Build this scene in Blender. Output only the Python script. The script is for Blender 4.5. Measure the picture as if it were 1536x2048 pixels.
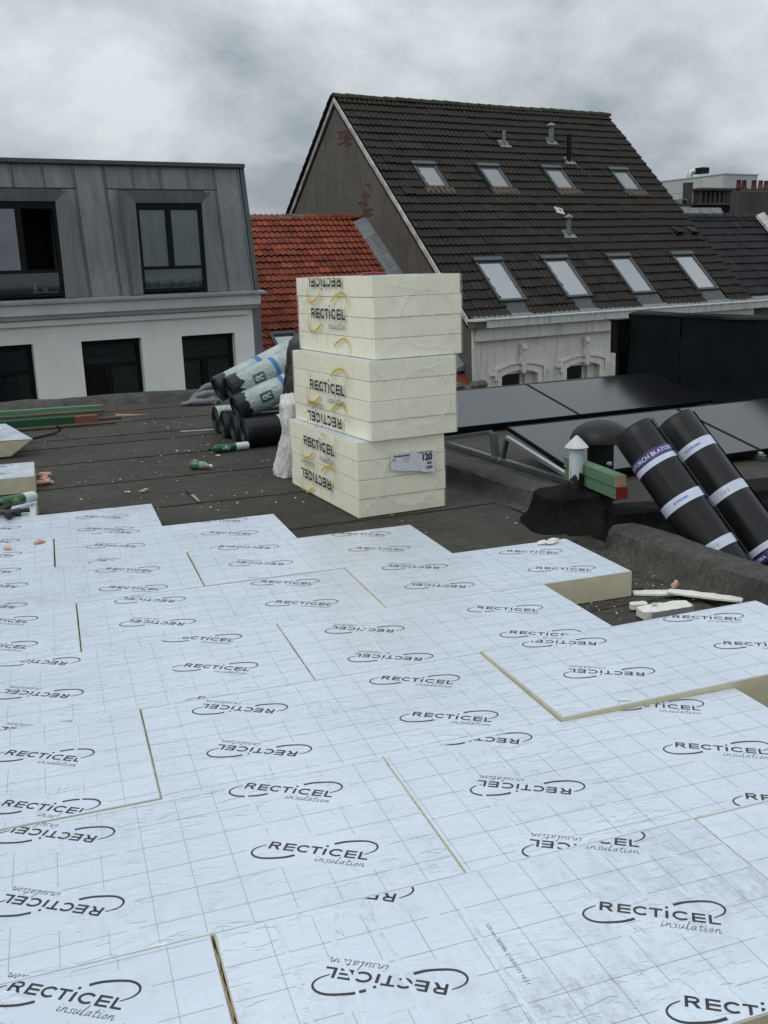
import bpy, bmesh, math, random
from mathutils import Vector, Matrix, noise
random.seed(7)
R = math.radians
scn = bpy.context.scene
for o in list(bpy.data.objects): bpy.data.objects.remove(o)
COL = scn.collection

# ------------------------------------------------------------------ camera
cam_d = bpy.data.cameras.new('camera'); cam = bpy.data.objects.new('camera', cam_d); COL.objects.link(cam)
cam_d.sensor_fit = 'VERTICAL'; cam_d.sensor_height = 24.0; cam_d.sensor_width = 18.0
cam_d.lens = 24.0 * 1960.0 / 2048.0
cam_d.clip_start = 0.05; cam_d.clip_end = 6000.0
CAM = Vector((0, 0, 1.476))
pi_, ro_, ya_ = R(13.93), R(-1.97), R(18.3)
fw = Vector((math.sin(ya_)*math.cos(pi_), math.cos(ya_)*math.cos(pi_), -math.sin(pi_)))
r0 = Vector((math.cos(ya_), -math.sin(ya_), 0)); u0 = r0.cross(fw)
cr = math.cos(ro_)*r0 + math.sin(ro_)*u0; cu = -math.sin(ro_)*r0 + math.cos(ro_)*u0
cam.matrix_world = Matrix((( cr.x, cu.x, -fw.x, CAM.x), (cr.y, cu.y, -fw.y, CAM.y), (cr.z, cu.z, -fw.z, CAM.z), (0,0,0,1)))
scn.camera = cam

# ------------------------------------------------------------------ sky, sun, exposure
SUN_EL, SUN_AZ = R(52), R(-110)      # azimuth from +Y, clockwise; the sun stands high on the left behind cloud
world = bpy.data.worlds.new('World'); scn.world = world; world.use_nodes = True
wn = world.node_tree; wn.nodes.clear(); WL = wn.links.new
def wnode(t, **k):
    n = wn.nodes.new(t)
    for a, b in k.items(): setattr(n, a, b)
    return n
wo = wnode('ShaderNodeOutputWorld'); bg = wnode('ShaderNodeBackground'); bg.inputs['Strength'].default_value = 0.1
sky = wnode('ShaderNodeTexSky', sky_type='NISHITA', sun_disc=False, sun_elevation=SUN_EL, sun_rotation=SUN_AZ)
tc = wnode('ShaderNodeTexCoord'); sep = wnode('ShaderNodeSeparateXYZ'); WL(tc.outputs['Generated'], sep.inputs[0])
def wmath(op, a, b=None, c=None):
    n = wnode('ShaderNodeMath', operation=op)
    for i, v in enumerate((a, b, c)):
        if v is None: continue
        if isinstance(v, (int, float)): n.inputs[i].default_value = v
        else: WL(v, n.inputs[i])
    return n.outputs[0]
zc = wmath('MAXIMUM', sep.outputs[2], 0.0)
den = wmath('ADD', zc, 0.55)
cx_ = wmath('DIVIDE', sep.outputs[0], den); cy_ = wmath('DIVIDE', sep.outputs[1], den)
comb = wnode('ShaderNodeCombineXYZ'); WL(cx_, comb.inputs[0]); WL(cy_, comb.inputs[1]); WL(wmath('MULTIPLY', zc, 1.0), comb.inputs[2])
def wnoise(scale, detail, rough, off, dist=0.0):
    m = wnode('ShaderNodeMapping'); m.inputs['Location'].default_value = off; WL(comb.outputs[0], m.inputs[0])
    n = wnode('ShaderNodeTexNoise'); n.inputs['Scale'].default_value = scale; n.inputs['Detail'].default_value = detail
    n.inputs['Roughness'].default_value = rough; n.inputs['Distortion'].default_value = dist
    WL(m.outputs[0], n.inputs['Vector']); return n.outputs[0]
big = wnoise(1.5, 4, 0.5, (14.9, 4.1, 1.8)); mid = wnoise(3.6, 10, 0.55, (12.0, 1.1, 7.0), 0.25); fine = wnoise(9.0, 8, 0.6, (1.3, 4.2, 2.0), 0.3)
cl = wmath('ADD', wmath('MULTIPLY', big, 0.45), wmath('ADD', wmath('MULTIPLY', mid, 0.44), wmath('MULTIPLY', fine, 0.13)))
ramp = wnode('ShaderNodeValToRGB'); WL(cl, ramp.inputs[0])
e = ramp.color_ramp.elements
e[0].position = 0.42; e[0].color = (3.6, 4.1, 4.5, 1); e[1].position = 0.585; e[1].color = (7.7, 8.2, 8.5, 1)
m_ = ramp.color_ramp.elements.new(0.50); m_.color = (5.7, 6.2, 6.55, 1)
grad = wmath('ADD', wmath('MULTIPLY', zc, 0.95), 0.80)       # overcast sky: brighter towards the zenith
mul = wnode('ShaderNodeVectorMath', operation='SCALE'); WL(ramp.outputs[0], mul.inputs[0]); WL(grad, mul.inputs['Scale'])
mix = wnode('ShaderNodeMix', data_type='RGBA'); mix.inputs[0].default_value = 0.94
WL(sky.outputs[0], mix.inputs[6]); WL(mul.outputs[0], mix.inputs[7]); WL(mix.outputs[2], bg.inputs['Color']); WL(bg.outputs[0], wo.inputs[0])

sun_d = bpy.data.lights.new('sun', 'SUN'); sun_d.energy = 0.9; sun_d.angle = R(35); sun_d.color = (1.0, 0.97, 0.93)
sun = bpy.data.objects.new('sun', sun_d); COL.objects.link(sun)
sd = Vector((math.sin(SUN_AZ)*math.cos(SUN_EL), math.cos(SUN_AZ)*math.cos(SUN_EL), math.sin(SUN_EL)))
sun.rotation_euler = sd.to_track_quat('Z', 'Y').to_euler(); sun.location = (-6, -4, 12)
vs = scn.view_settings; vs.view_transform = 'Standard'; vs.look = 'None'; vs.exposure = 0.0; vs.gamma = 1.0; vs.use_curve_mapping = False

# ------------------------------------------------------------------ helpers
class MB:
    def __init__(s): s.v = []; s.f = []
    def add(s, vs, fs):
        b = len(s.v); s.v += [tuple(q) for q in vs]; s.f += [tuple(b+i for i in f) for f in fs]; return s
    def box(s, x0, x1, y0, y1, z0, z1):
        return s.add([(x0,y0,z0),(x1,y0,z0),(x1,y1,z0),(x0,y1,z0),(x0,y0,z1),(x1,y0,z1),(x1,y1,z1),(x0,y1,z1)],
                     [(3,2,1,0),(4,5,6,7),(0,1,5,4),(1,2,6,5),(2,3,7,6),(3,0,4,7)])
    def hexa(s, p):
        return s.add(p, [(3,2,1,0),(4,5,6,7),(0,1,5,4),(1,2,6,5),(2,3,7,6),(3,0,4,7)])
    def prism(s, poly, fn, d0, d1):          # polygon (a,b) extruded from d0 to d1; fn(a,b,d)->xyz
        n = len(poly); vs = [fn(a,b,d0) for a,b in poly] + [fn(a,b,d1) for a,b in poly]
        return s.add(vs, [tuple(range(n))[::-1], tuple(range(n,2*n))] + [(i,(i+1)%n,n+(i+1)%n,n+i) for i in range(n)])
    def bar(s, a, b, w, h, up=(0,0,1)):
        a = Vector(a); b = Vector(b); d = (b-a).normalized(); up = Vector(up)
        x = d.cross(up)
        if x.length < 1e-4: x = d.cross(Vector((1,0,0)))
        x.normalize(); y = x.cross(d)
        q = [(-w/2,-h/2),(w/2,-h/2),(w/2,h/2),(-w/2,h/2)]
        return s.add([a+x*i+y*j for i,j in q]+[b+x*i+y*j for i,j in q], [(3,2,1,0),(4,5,6,7),(0,1,5,4),(1,2,6,5),(2,3,7,6),(3,0,4,7)])
    def tube(s, pts, rad, n=12, cap=True):
        pts = [Vector(p) for p in pts]; rad = rad if isinstance(rad, (list,tuple)) else [rad]*len(pts)
        b = len(s.v); prev = None
        for i, p in enumerate(pts):
            d = (pts[min(i+1,len(pts)-1)] - pts[max(i-1,0)])
            if d.length < 1e-7: d = Vector((0,0,1)) if prev is None else prev[2]
            d.normalize()
            if prev is None:
                x = d.cross(Vector((0,0,1)));  x = x if x.length > 1e-3 else d.cross(Vector((0,1,0)))
            else: x = prev[0] - d*prev[0].dot(d)
            x.normalize(); y = d.cross(x); prev = (x, y, d)
            for k in range(n):
                t = 2*math.pi*k/n; s.v.append(tuple(p + (x*math.cos(t)+y*math.sin(t))*rad[i]))
        for i in range(len(pts)-1):
            for k in range(n): s.f.append((b+i*n+k, b+i*n+(k+1)%n, b+(i+1)*n+(k+1)%n, b+(i+1)*n+k))
        if cap:
            s.f.append(tuple(b+k for k in range(n))[::-1]); s.f.append(tuple(b+(len(pts)-1)*n+k for k in range(n)))
        return s
    def lathe(s, prof, c=(0,0,0), n=24):     # profile (r,z)
        b = len(s.v)
        for r, z in prof:
            for k in range(n):
                t = 2*math.pi*k/n; s.v.append((c[0]+r*math.cos(t), c[1]+r*math.sin(t), c[2]+z))
        for i in range(len(prof)-1):
            for k in range(n): s.f.append((b+i*n+k, b+i*n+(k+1)%n, b+(i+1)*n+(k+1)%n, b+(i+1)*n+k))
        s.f.append(tuple(b+k for k in range(n))[::-1]); s.f.append(tuple(b+(len(prof)-1)*n+k for k in range(n)))
        return s
    def grid(s, nx, ny, fn):
        b = len(s.v)
        for j in range(ny+1):
            for i in range(nx+1): s.v.append(tuple(fn(i/nx, j/ny)))
        for j in range(ny):
            for i in range(nx):
                k = b+j*(nx+1)+i; s.f.append((k, k+1, k+nx+2, k+nx+1))
        return s
    def xf(s, M):
        s.v = [tuple(M @ Vector(q)) for q in s.v]; return s
    def mesh(s, name, mat, off=(0,0,0), smooth=False, bevel=0.0, seg=2):
        me = bpy.data.meshes.new(name)
        o = Vector(off); me.from_pydata([tuple(Vector(q)-o) for q in s.v], [], s.f)
        if bevel > 0:
            bm = bmesh.new(); bm.from_mesh(me); bmesh.ops.remove_doubles(bm, verts=bm.verts, dist=1e-5)
            ed = [x for x in bm.edges if len(x.link_faces) == 2 and x.calc_face_angle(0) > 0.5]
            bmesh.ops.bevel(bm, geom=ed, offset=bevel, segments=seg, affect='EDGES', clamp_overlap=True); bm.to_mesh(me); bm.free()
        me.materials.append(mat if not isinstance(mat, str) else M[mat])
        if smooth:
            me.shade_smooth()
            try: me.set_sharp_from_angle(angle=R(40))
            except Exception: pass
        me.update(); return me
    def build(s, name, mat, parent=None, off=(0,0,0), **k):
        return link(name, s.mesh(name, mat, off, **k), parent)
def link(name, me, parent=None):
    o = bpy.data.objects.new(name, me); COL.objects.link(o)
    if parent: o.parent = parent
    return o
def tag(o, label, cat, group=None):
    o['label'] = label; o['category'] = cat
    if group: o['group'] = group
    return o
def struct(o, label=None):
    o['kind'] = 'structure'
    if label: o['label'] = label
    return o
def thing(name, label, cat, loc=(0,0,0), rotz=0.0, group=None):
    o = bpy.data.objects.new(name, None); COL.objects.link(o); o.location = loc; o.rotation_euler = (0,0,rotz)
    o.empty_display_size = 0.1
    return tag(o, label, cat, group)
def nz(x, y=0.0, z=0.0): return noise.noise(Vector((x, y, z)))

# ------------------------------------------------------------------ materials
M = {}
class NT:
    def __init__(s, name):
        s.m = bpy.data.materials.new(name); s.m.use_nodes = True; s.t = s.m.node_tree; s.b = s.t.nodes['Principled BSDF']; s.out = s.t.nodes['Material Output']
        s.tc = s.n('ShaderNodeTexCoord'); s.oi = s.n('ShaderNodeObjectInfo'); M[name] = s.m
    def n(s, t, **k):
        q = s.t.nodes.new(t)
        for a, b in k.items(): setattr(q, a, b)
        return q
    def l(s, a, b): s.t.links.new(a, b)
    def put(s, sock, v):
        if hasattr(v, 'is_output'): s.l(v, sock)
        else: sock.default_value = v
    def math(s, op, a, b=None, c=None, clamp=False):
        q = s.n('ShaderNodeMath', operation=op); q.use_clamp = clamp
        for i, v in enumerate((a, b, c)):
            if v is not None: s.put(q.inputs[i], v)
        return q.outputs[0]
    def coord(s, scale=(1,1,1), rnd=True, src='Object', rot=(0,0,0)):
        mp = s.n('ShaderNodeMapping'); mp.inputs['Scale'].default_value = scale; mp.inputs['Rotation'].default_value = rot; s.l(s.tc.outputs[src], mp.inputs[0])
        if rnd:
            cb = s.n('ShaderNodeCombineXYZ'); r = s.math('MULTIPLY', s.oi.outputs['Random'], 37.0)
            for i in range(3): s.l(r, cb.inputs[i])
            s.l(cb.outputs[0], mp.inputs['Location'])
        return mp.outputs[0]
    def noise(s, scale, detail=4, rough=0.5, co=None, dist=0.0):
        q = s.n('ShaderNodeTexNoise'); q.inputs['Scale'].default_value = scale; q.inputs['Detail'].default_value = detail
        q.inputs['Roughness'].default_value = rough; q.inputs['Distortion'].default_value = dist
        s.l(co if co is not None else s.coord(), q.inputs['Vector']); return q.outputs[0]
    def ramp(s, fac, stops):
        q = s.n('ShaderNodeValToRGB'); s.put(q.inputs[0], fac); el = q.color_ramp.elements
        for i, (p, c) in enumerate(stops):
            x = el[i] if i < 2 else el.new(p)
            x.position = p; x.color = (c[0], c[1], c[2], 1) if not isinstance(c, (int, float)) else (c, c, c, 1)
        return q.outputs[0]
    def mix(s, f, a, b, mode='MIX'):
        q = s.n('ShaderNodeMix', data_type='RGBA', blend_type=mode); s.put(q.inputs[0], f)
        for i, v in ((6, a), (7, b)): s.put(q.inputs[i], v if hasattr(v, 'is_output') else (v[0], v[1], v[2], 1))
        return q.outputs[2]
    def bump(s, h, strength=0.3, dist=0.01, prev=None):
        q = s.n('ShaderNodeBump'); q.inputs['Strength'].default_value = strength; q.inputs['Distance'].default_value = dist
        s.l(h, q.inputs['Height'])
        if prev is not None: s.l(prev, q.inputs['Normal'])
        return q.outputs[0]
    def fin(s, col=None, rough=None, metal=None, normal=None, spec=None):
        b = s.b
        if col is not None: s.put(b.inputs['Base Color'], col if hasattr(col, 'is_output') else (col[0], col[1], col[2], 1))
        if rough is not None: s.put(b.inputs['Roughness'], rough)
        if metal is not None: s.put(b.inputs['Metallic'], metal)
        if normal is not None: s.l(normal, b.inputs['Normal'])
        if spec is not None: s.put(b.inputs['Specular IOR Level'], spec)
        return s
def plain(name, col, rough=0.6, metal=0.0, var=0.15, scale=8.0, bump=0.0, bscale=60.0, spec=0.5, tone=0.0):
    """even colour with soft blotches, fine grain and a per-object tone shift"""
    t = NT(name); n = t.noise(scale, 6, 0.6); dk = [c*(1-var) for c in col]; lt = [min(1, c*(1+var)) for c in col]
    c = t.ramp(n, [(0.3, dk), (0.7, lt)])
    if tone:
        f = t.math('MULTIPLY_ADD', t.oi.outputs['Random'], 2*tone, 1-tone); q = t.n('ShaderNodeVectorMath', operation='SCALE'); t.l(c, q.inputs[0]); t.l(f, q.inputs['Scale']); c = q.outputs[0]
    nm = t.bump(t.noise(bscale, 5, 0.6), bump, 0.004) if bump else None
    return t.fin(c, rough, metal, nm, spec)

def foil(name, dirt):
    t = NT(name); co = t.coord()
    wr = t.noise(7.0, 6, 0.62, t.coord((1.0, 2.6, 1)), 0.6); fi = t.noise(46.0, 5, 0.6, t.coord((1, 1.6, 1)), 0.8)
    st1 = t.noise(17.0, 3, 0.55, t.coord((0.55, 2.2, 1), rot=(0, 0, 0.5)), 1.3); st2 = t.noise(21.0, 3, 0.55, t.coord((2.4, 0.5, 1), rot=(0, 0, -0.3)), 1.0)
    mask = t.ramp(t.noise(1.9, 4, 0.6), [(0.44, 0.0), (0.62, 1.0)]); mask2 = t.ramp(t.noise(2.6, 4, 0.6, t.coord((1.3, 1, 1))), [(0.50, 0.0), (0.64, 1.0)])
    strokes = t.math('ADD', t.math('MULTIPLY', t.ramp(st1, [(0.58, 0.0), (0.68, 1.0)]), mask), t.math('MULTIPLY', t.ramp(st2, [(0.60, 0.0), (0.70, 1.0)]), mask2))
    h = t.math('ADD', t.math('MULTIPLY', wr, 0.75), t.math('ADD', t.math('MULTIPLY', fi, 0.13), t.math('MULTIPLY', strokes, 0.38)))
    nm = t.bump(h, 0.55, 0.009)
    d1 = t.noise(3.0, 8, 0.72); d2 = t.noise(38.0, 6, 0.75, t.coord((1, .35, 1)))
    dm = t.math('MULTIPLY', t.ramp(d1, [(0.48, 0.0), (0.70, 1.0)]), t.ramp(d2, [(0.40, 0.0), (0.66, 1.0)]))
    base = t.ramp(t.noise(1.7, 5, 0.6), [(0.3, (0.64, 0.70, 0.785)), (0.7, (0.71, 0.77, 0.855))])
    col = t.mix(t.math('MULTIPLY', dm, dirt), base, (0.20, 0.18, 0.15))
    sp = t.ramp(t.noise(160.0, 2, 0.5), [(0.76, 0.0), (0.79, 1.0)])
    col = t.mix(t.math('MULTIPLY', sp, 0.45), col, (0.10, 0.09, 0.08))
    ro = t.math('ADD', t.math('MULTIPLY', dm, 0.25), t.ramp(t.noise(5.0, 4), [(0.3, 0.22), (0.7, 0.36)]))
    t.fin(col, ro, 0.42, nm, 0.5)
foil('foil', 0.22); foil('foil_trodden', 0.55)
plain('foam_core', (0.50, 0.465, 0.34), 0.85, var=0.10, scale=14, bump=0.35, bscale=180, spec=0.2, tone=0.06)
plain('pack_foam', (0.82, 0.79, 0.625), 0.7, var=0.05, scale=9, bump=0.10, bscale=160, spec=0.3, tone=0.03)
plain('ink', (0.022, 0.022, 0.028), 0.5, var=0.2)
plain('ink_line', (0.31, 0.335, 0.37), 0.5, var=0.2)
plain('ink_yellow', (0.62, 0.44, 0.03), 0.45, var=0.1)
plain('ink_grey', (0.25, 0.26, 0.28), 0.5)
def bitumen(name, dark, light, gran=0.8, wet=0.0, spec=0.3):
    t = NT(name); co = t.coord((1,1,1), False)
    g = t.noise(330.0, 3, 0.7, co); big = t.noise(1.3, 7, 0.65, co); m2 = t.noise(9.0, 6, 0.65, co)
    c = t.ramp(t.math('ADD', t.math('MULTIPLY', big, 0.6), t.math('MULTIPLY', m2, 0.4)), [(0.33, dark), (0.68, light)])
    g2 = t.noise(85.0, 4, 0.75, co); sp = t.ramp(t.math('ADD', t.math('MULTIPLY', g, 0.5), t.math('MULTIPLY', g2, 0.5)), [(0.38, 0.40), (0.62, 1.55)]); q = t.n('ShaderNodeVectorMath', operation='MULTIPLY'); t.l(c, q.inputs[0]); t.l(sp, q.inputs[1])
    ch = t.ramp(t.noise(120.0, 2, 0.5, co), [(0.70, 0.0), (0.75, 1.0)]); c = t.mix(t.math('MULTIPLY', ch, 0.5), q.outputs[0], (0.17, 0.165, 0.155))
    m3 = t.ramp(t.noise(15.0, 9, 0.78, t.coord((0.55, 1.5, 1), False)), [(0.36, 0.52), (0.64, 1.5)]); q3 = t.n('ShaderNodeVectorMath', operation='MULTIPLY'); t.l(c, q3.inputs[0]); t.l(m3, q3.inputs[1]); c = q3.outputs[0]
    mo = t.ramp(t.noise(0.9, 5, 0.6, co), [(0.48, 0.0), (0.66, 1.0)]); c = t.mix(t.math('MULTIPLY', mo, 0.30), c, (0.060, 0.060, 0.046))
    nm = t.bump(g, 0.5*gran, 0.004); nm = t.bump(t.noise(5.0, 6, 0.6, co), 0.5, 0.02, nm)
    t.fin(c, t.ramp(m2, [(0.3, 0.66-wet), (0.7, 0.92)]), 0, nm, spec)
bitumen('bitumen', (0.021, 0.0193, 0.0160), (0.068, 0.062, 0.051), 1.0)
bitumen('bitumen_kerb', (0.010, 0.010, 0.010), (0.085, 0.080, 0.072), 0.9)
bitumen('bitumen_black', (0.0045, 0.0048, 0.0052), (0.010, 0.0103, 0.011), 0.5, 0.0, 0.08)
plain('wall_felt', (0.0055, 0.0075, 0.0090), 0.85, var=0.35, scale=2.5, bump=0.5, bscale=7, spec=0.10)
def rollmat(name, a, rough):
    t = NT(name); st = t.noise(4.0, 6, 0.6, t.coord((6, 6, 0.5)))
    t.fin(t.ramp(st, [(0.3, [c*0.5 for c in a]), (0.72, [c*1.7 for c in a])]), t.ramp(st, [(0.3, rough), (0.7, rough+0.22)]), 0, t.bump(st, 0.4, 0.008), 0.27)
rollmat('roll_black', (0.0105, 0.0105, 0.012), 0.26)
rollmat('roll_dark_film', (0.020, 0.026, 0.031), 0.22)
plain('band_white', (0.52, 0.57, 0.68), 0.35, var=0.10, scale=16)
plain('band_purple', (0.045, 0.030, 0.13), 0.35)
plain('band_blue', (0.025, 0.145, 0.36), 0.35)
plain('label_green', (0.030, 0.115, 0.060), 0.4)
plain('paper_white', (0.62, 0.64, 0.66), 0.5, var=0.08, scale=20)
def wrapmat():
    t = NT('roll_wrap'); v = t.n('ShaderNodeTexVoronoi'); v.inputs['Scale'].default_value = 62.0; v.inputs['Randomness'].default_value = 0.0
    t.l(t.coord((1, 1, 1), False, 'UV'), v.inputs['Vector'])
    d = t.ramp(v.outputs['Distance'], [(0.28, 1.0), (0.36, 0.0)])
    base = t.ramp(t.noise(6.0, 5), [(0.3, (0.36, 0.41, 0.395)), (0.7, (0.56, 0.61, 0.60))])
    c = t.mix(t.math('MULTIPLY', d, 0.85), base, (0.10, 0.17, 0.14))
    t.fin(c, 0.25, 0, t.bump(t.noise(11.0, 6, 0.6, None, 1.4), 1.0, 0.03), 0.7)
wrapmat()
def film(name, col, a0, a1, sc=6.0, rough=0.16):
    """thin stretch film: mostly clear, milky where it creases"""
    t = NT(name); n1 = t.noise(sc, 6, 0.58, t.coord((1.6, 1.6, 0.45), rot=(0.55, 0.25, 0)), 1.1)
    q = t.n('ShaderNodeMath', operation='ABSOLUTE'); t.l(t.math('SUBTRACT', n1, 0.5), q.inputs[0])
    cre = t.ramp(q.outputs[0], [(0.0, 1.0), (0.055, 0.0)])
    n2 = t.noise(sc*0.4, 4, 0.5); al = t.math('ADD', t.math('MULTIPLY', t.ramp(n2, [(0.35, 0.0), (0.7, 1.0)]), a1-a0), a0)
    al = t.math('ADD', al, t.math('MULTIPLY', cre, 0.13), clamp=True)
    t.fin(col, rough, 0, t.bump(n1, 0.6, 0.03), 0.9); t.put(t.b.inputs['Alpha'], al)
film('stretch_film', (0.92, 0.92, 0.86), 0.03, 0.15, 4.5, 0.10)
plain('film_milky_highlight', (0.86, 0.86, 0.80), 0.25, var=0.08, spec=0.6); M['film_milky_highlight'].node_tree.nodes['Principled BSDF'].inputs['Alpha'].default_value = 0.26  # milky film for folds and rolled edge, whitened to paint in the fold highlights
film('sack_film', (0.74, 0.74, 0.71), 0.55, 0.85, 7.0, 0.22)
def tilemat(name, dark, light, moss, lichen):
    t = NT(name); co = t.coord((1,1,1)); n = t.noise(6.0, 6, 0.65, co)
    c = t.ramp(n, [(0.3, dark), (0.7, light)])
    f = t.math('MULTIPLY_ADD', t.oi.outputs['Random'], 0.7, 0.65); q = t.n('ShaderNodeVectorMath', operation='SCALE'); t.l(c, q.inputs[0]); t.l(f, q.inputs['Scale'])
    li = t.ramp(t.noise(9.0, 3, 0.6, co), [(0.70, 0.0), (0.74, 1.0)])
    c = t.mix(t.math('MULTIPLY', li, lichen), q.outputs[0], (0.22, 0.22, 0.20))
    if moss:
        mo = t.ramp(t.noise(2.5, 6, 0.7, t.coord((1,1,1), False)), [(0.52, 0.0), (0.70, 1.0)])
        c = t.mix(t.math('MULTIPLY', mo, moss), c, (0.035, 0.036, 0.016))
    t.fin(c, t.ramp(n, [(0.3, 0.55), (0.7, 0.8)]), 0, t.bump(t.noise(60.0, 4, 0.6), 0.3, 0.004), 0.2)
tilemat('tile_dark', (0.0130, 0.0108, 0.0092), (0.0285, 0.0235, 0.0200), 0.35, 0.35)
tilemat('tile_blue', (0.0105, 0.0110, 0.013), (0.017, 0.0175, 0.020), 0.0, 0.05)
tilemat('tile_red', (0.125, 0.026, 0.013), (0.230, 0.056, 0.029), 0.12, 0.03)
tilemat('tile_moss', (0.018, 0.020, 0.010), (0.052, 0.050, 0.026), 0.7, 0.10)
def zinc(name, a, b):
    t = NT(name); st = t.noise(3.2, 7, 0.62, t.coord((2.4, 1, 0.45))); m = t.noise(11.0, 5, 0.6)
    c = t.ramp(t.math('ADD', t.math('MULTIPLY', st, 0.7), t.math('MULTIPLY', m, 0.3)), [(0.32, a), (0.70, b)])
    f = t.math('MULTIPLY_ADD', t.oi.outputs['Random'], 0.24, 0.88); q = t.n('ShaderNodeVectorMath', operation='SCALE'); t.l(c, q.inputs[0]); t.l(f, q.inputs['Scale'])
    t.fin(q.outputs[0], t.ramp(m, [(0.3, 0.42), (0.7, 0.62)]), 0.25, t.bump(st, 0.12, 0.02), 0.4)
zinc('zinc', (0.112, 0.122, 0.128), (0.215, 0.230, 0.238)); zinc('zinc_light', (0.19, 0.205, 0.21), (0.32, 0.34, 0.345)); zinc('zinc_green', (0.06, 0.072, 0.068), (0.10, 0.115, 0.11))
zinc('lead', (0.115, 0.125, 0.13), (0.24, 0.255, 0.26))
plain('white_render', (0.76, 0.755, 0.73), 0.85, var=0.07, scale=1.1, bump=0.15, bscale=90, spec=0.2)
plain('cornice_paint', (0.56, 0.58, 0.565), 0.6, var=0.14, scale=2.2)
def stucco(name, a, b, stain, sc=1.3):
    t = NT(name); n = t.noise(sc, 8, 0.68); m = t.noise(14.0, 6, 0.6); s = t.noise(2.6, 6, 0.6, t.coord((3.0, 3.0, 0.35)))
    c = t.ramp(t.math('ADD', t.math('MULTIPLY', n, 0.65), t.math('MULTIPLY', m, 0.35)), [(0.33, a), (0.66, b)])
    c = t.mix(t.math('MULTIPLY', t.ramp(s, [(0.52, 0.0), (0.68, 1.0)]), 0.55), c, stain)
    t.fin(c, 0.88, 0, t.bump(m, 0.5, 0.02), 0.2)
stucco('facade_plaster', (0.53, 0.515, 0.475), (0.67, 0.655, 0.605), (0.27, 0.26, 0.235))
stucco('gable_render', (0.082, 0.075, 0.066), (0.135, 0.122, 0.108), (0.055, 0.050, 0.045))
stucco('chimney_render', (0.055, 0.051, 0.046), (0.085, 0.079, 0.071), (0.035, 0.033, 0.030))
plain('moulding', (0.60, 0.585, 0.54), 0.8, var=0.12, scale=3.0, bump=0.2)
stucco('gutter_wood', (0.52, 0.53, 0.52), (0.66, 0.67, 0.66), (0.20, 0.195, 0.185), 2.4)
plain('mortar_verge', (0.42, 0.41, 0.39), 0.9, var=0.45, scale=5.0, bump=0.5)
plain('brick_bare', (0.085, 0.040, 0.032), 0.9, var=0.35, scale=4, bump=0.4, tone=0.3)
plain('brick_brown', (0.070, 0.042, 0.030), 0.9, var=0.3, scale=4, bump=0.3, tone=0.35)
plain('clay_pot', (0.10, 0.030, 0.022), 0.8, var=0.4, scale=6, tone=0.4)
plain('panel_white', (0.42, 0.425, 0.42), 0.6, var=0.05, scale=1.5, tone=0.05)
plain('frame_black', (0.0050, 0.0052, 0.0060), 0.5, var=0.2, spec=0.15)
plain('frame_grey', (0.040, 0.044, 0.046), 0.45, var=0.2)
plain('frame_white', (0.60, 0.61, 0.60), 0.5, var=0.05)
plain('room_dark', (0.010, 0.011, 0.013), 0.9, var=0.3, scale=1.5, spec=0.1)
plain('curtain', (0.46, 0.52, 0.53), 0.9, var=0.12, scale=3.0)
plain('blind', (0.20, 0.235, 0.25), 0.7, var=0.12)
plain('leaf', (0.035, 0.060, 0.022), 0.6, var=0.4, scale=30, tone=0.3)
plain('alu', (0.16, 0.175, 0.18), 0.42, 0.6, var=0.15)
plain('alu_light', (0.42, 0.45, 0.46), 0.38, 0.6, var=0.12)
plain('black_metal', (0.007, 0.007, 0.008), 0.45, var=0.25, spec=0.3)
plain('steel_dark', (0.045, 0.042, 0.040), 0.5, 0.6, var=0.3)
plain('steel', (0.40, 0.41, 0.42), 0.35, 0.9, var=0.15)
plain('rust', (0.055, 0.034, 0.026), 0.75, var=0.4, scale=14, bump=0.3)
plain('plastic_black', (0.0085, 0.0085, 0.009), 0.4, var=0.2)
def bagmat():
    t = NT('bag_black'); n = t.noise(9.0, 7, 0.65, None, 1.5)
    t.fin((0.006, 0.006, 0.0065), 0.2, 0, t.bump(n, 0.9, 0.03), 0.6)
bagmat()
plain('can_green', (0.008, 0.085, 0.028), 0.28, var=0.12)
plain('can_white', (0.62, 0.64, 0.66), 0.3, var=0.06)
plain('can_gold', (0.36, 0.30, 0.10), 0.35)
plain('bottle_green', (0.03, 0.14, 0.06), 0.2, var=0.2)
plain('bottle_clear', (0.26, 0.31, 0.29), 0.12, var=0.2)
plain('joint_tan', (0.26, 0.19, 0.115), 0.9, var=0.3, scale=40)
plain('foam_pink', (0.55, 0.335, 0.255), 0.85, var=0.18, scale=30, bump=0.5, bscale=90)
plain('foam_white', (0.66, 0.655, 0.60), 0.85, var=0.10, scale=20, bump=0.5, bscale=110)
plain('cloth', (0.20, 0.195, 0.21), 0.95, var=0.12, scale=14, bump=0.3, bscale=300, spec=0.1)
plain('red_plastic', (0.20, 0.012, 0.025), 0.4, var=0.1)
def wood(name, a, b, scale=(1.2, 22, 22), rough=0.75):
    t = NT(name); n = t.noise(3.0, 6, 0.6, t.coord(scale), 1.0)
    t.fin(t.ramp(n, [(0.3, a), (0.7, b)]), rough, 0, t.bump(n, 0.3, 0.003), 0.3)
wood('wood_green', (0.052, 0.125, 0.068), (0.135, 0.235, 0.145)); wood('wood_darkgreen', (0.010, 0.055, 0.020), (0.022, 0.085, 0.035)); wood('wood_brown', (0.070, 0.047, 0.035), (0.13, 0.092, 0.070))
wood('wood_red', (0.14, 0.055, 0.036), (0.20, 0.085, 0.058)); wood('wood_fresh', (0.34, 0.20, 0.125), (0.46, 0.29, 0.19)); plain('paint_red', (0.23, 0.016, 0.013), 0.6, var=0.2, scale=18)
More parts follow.
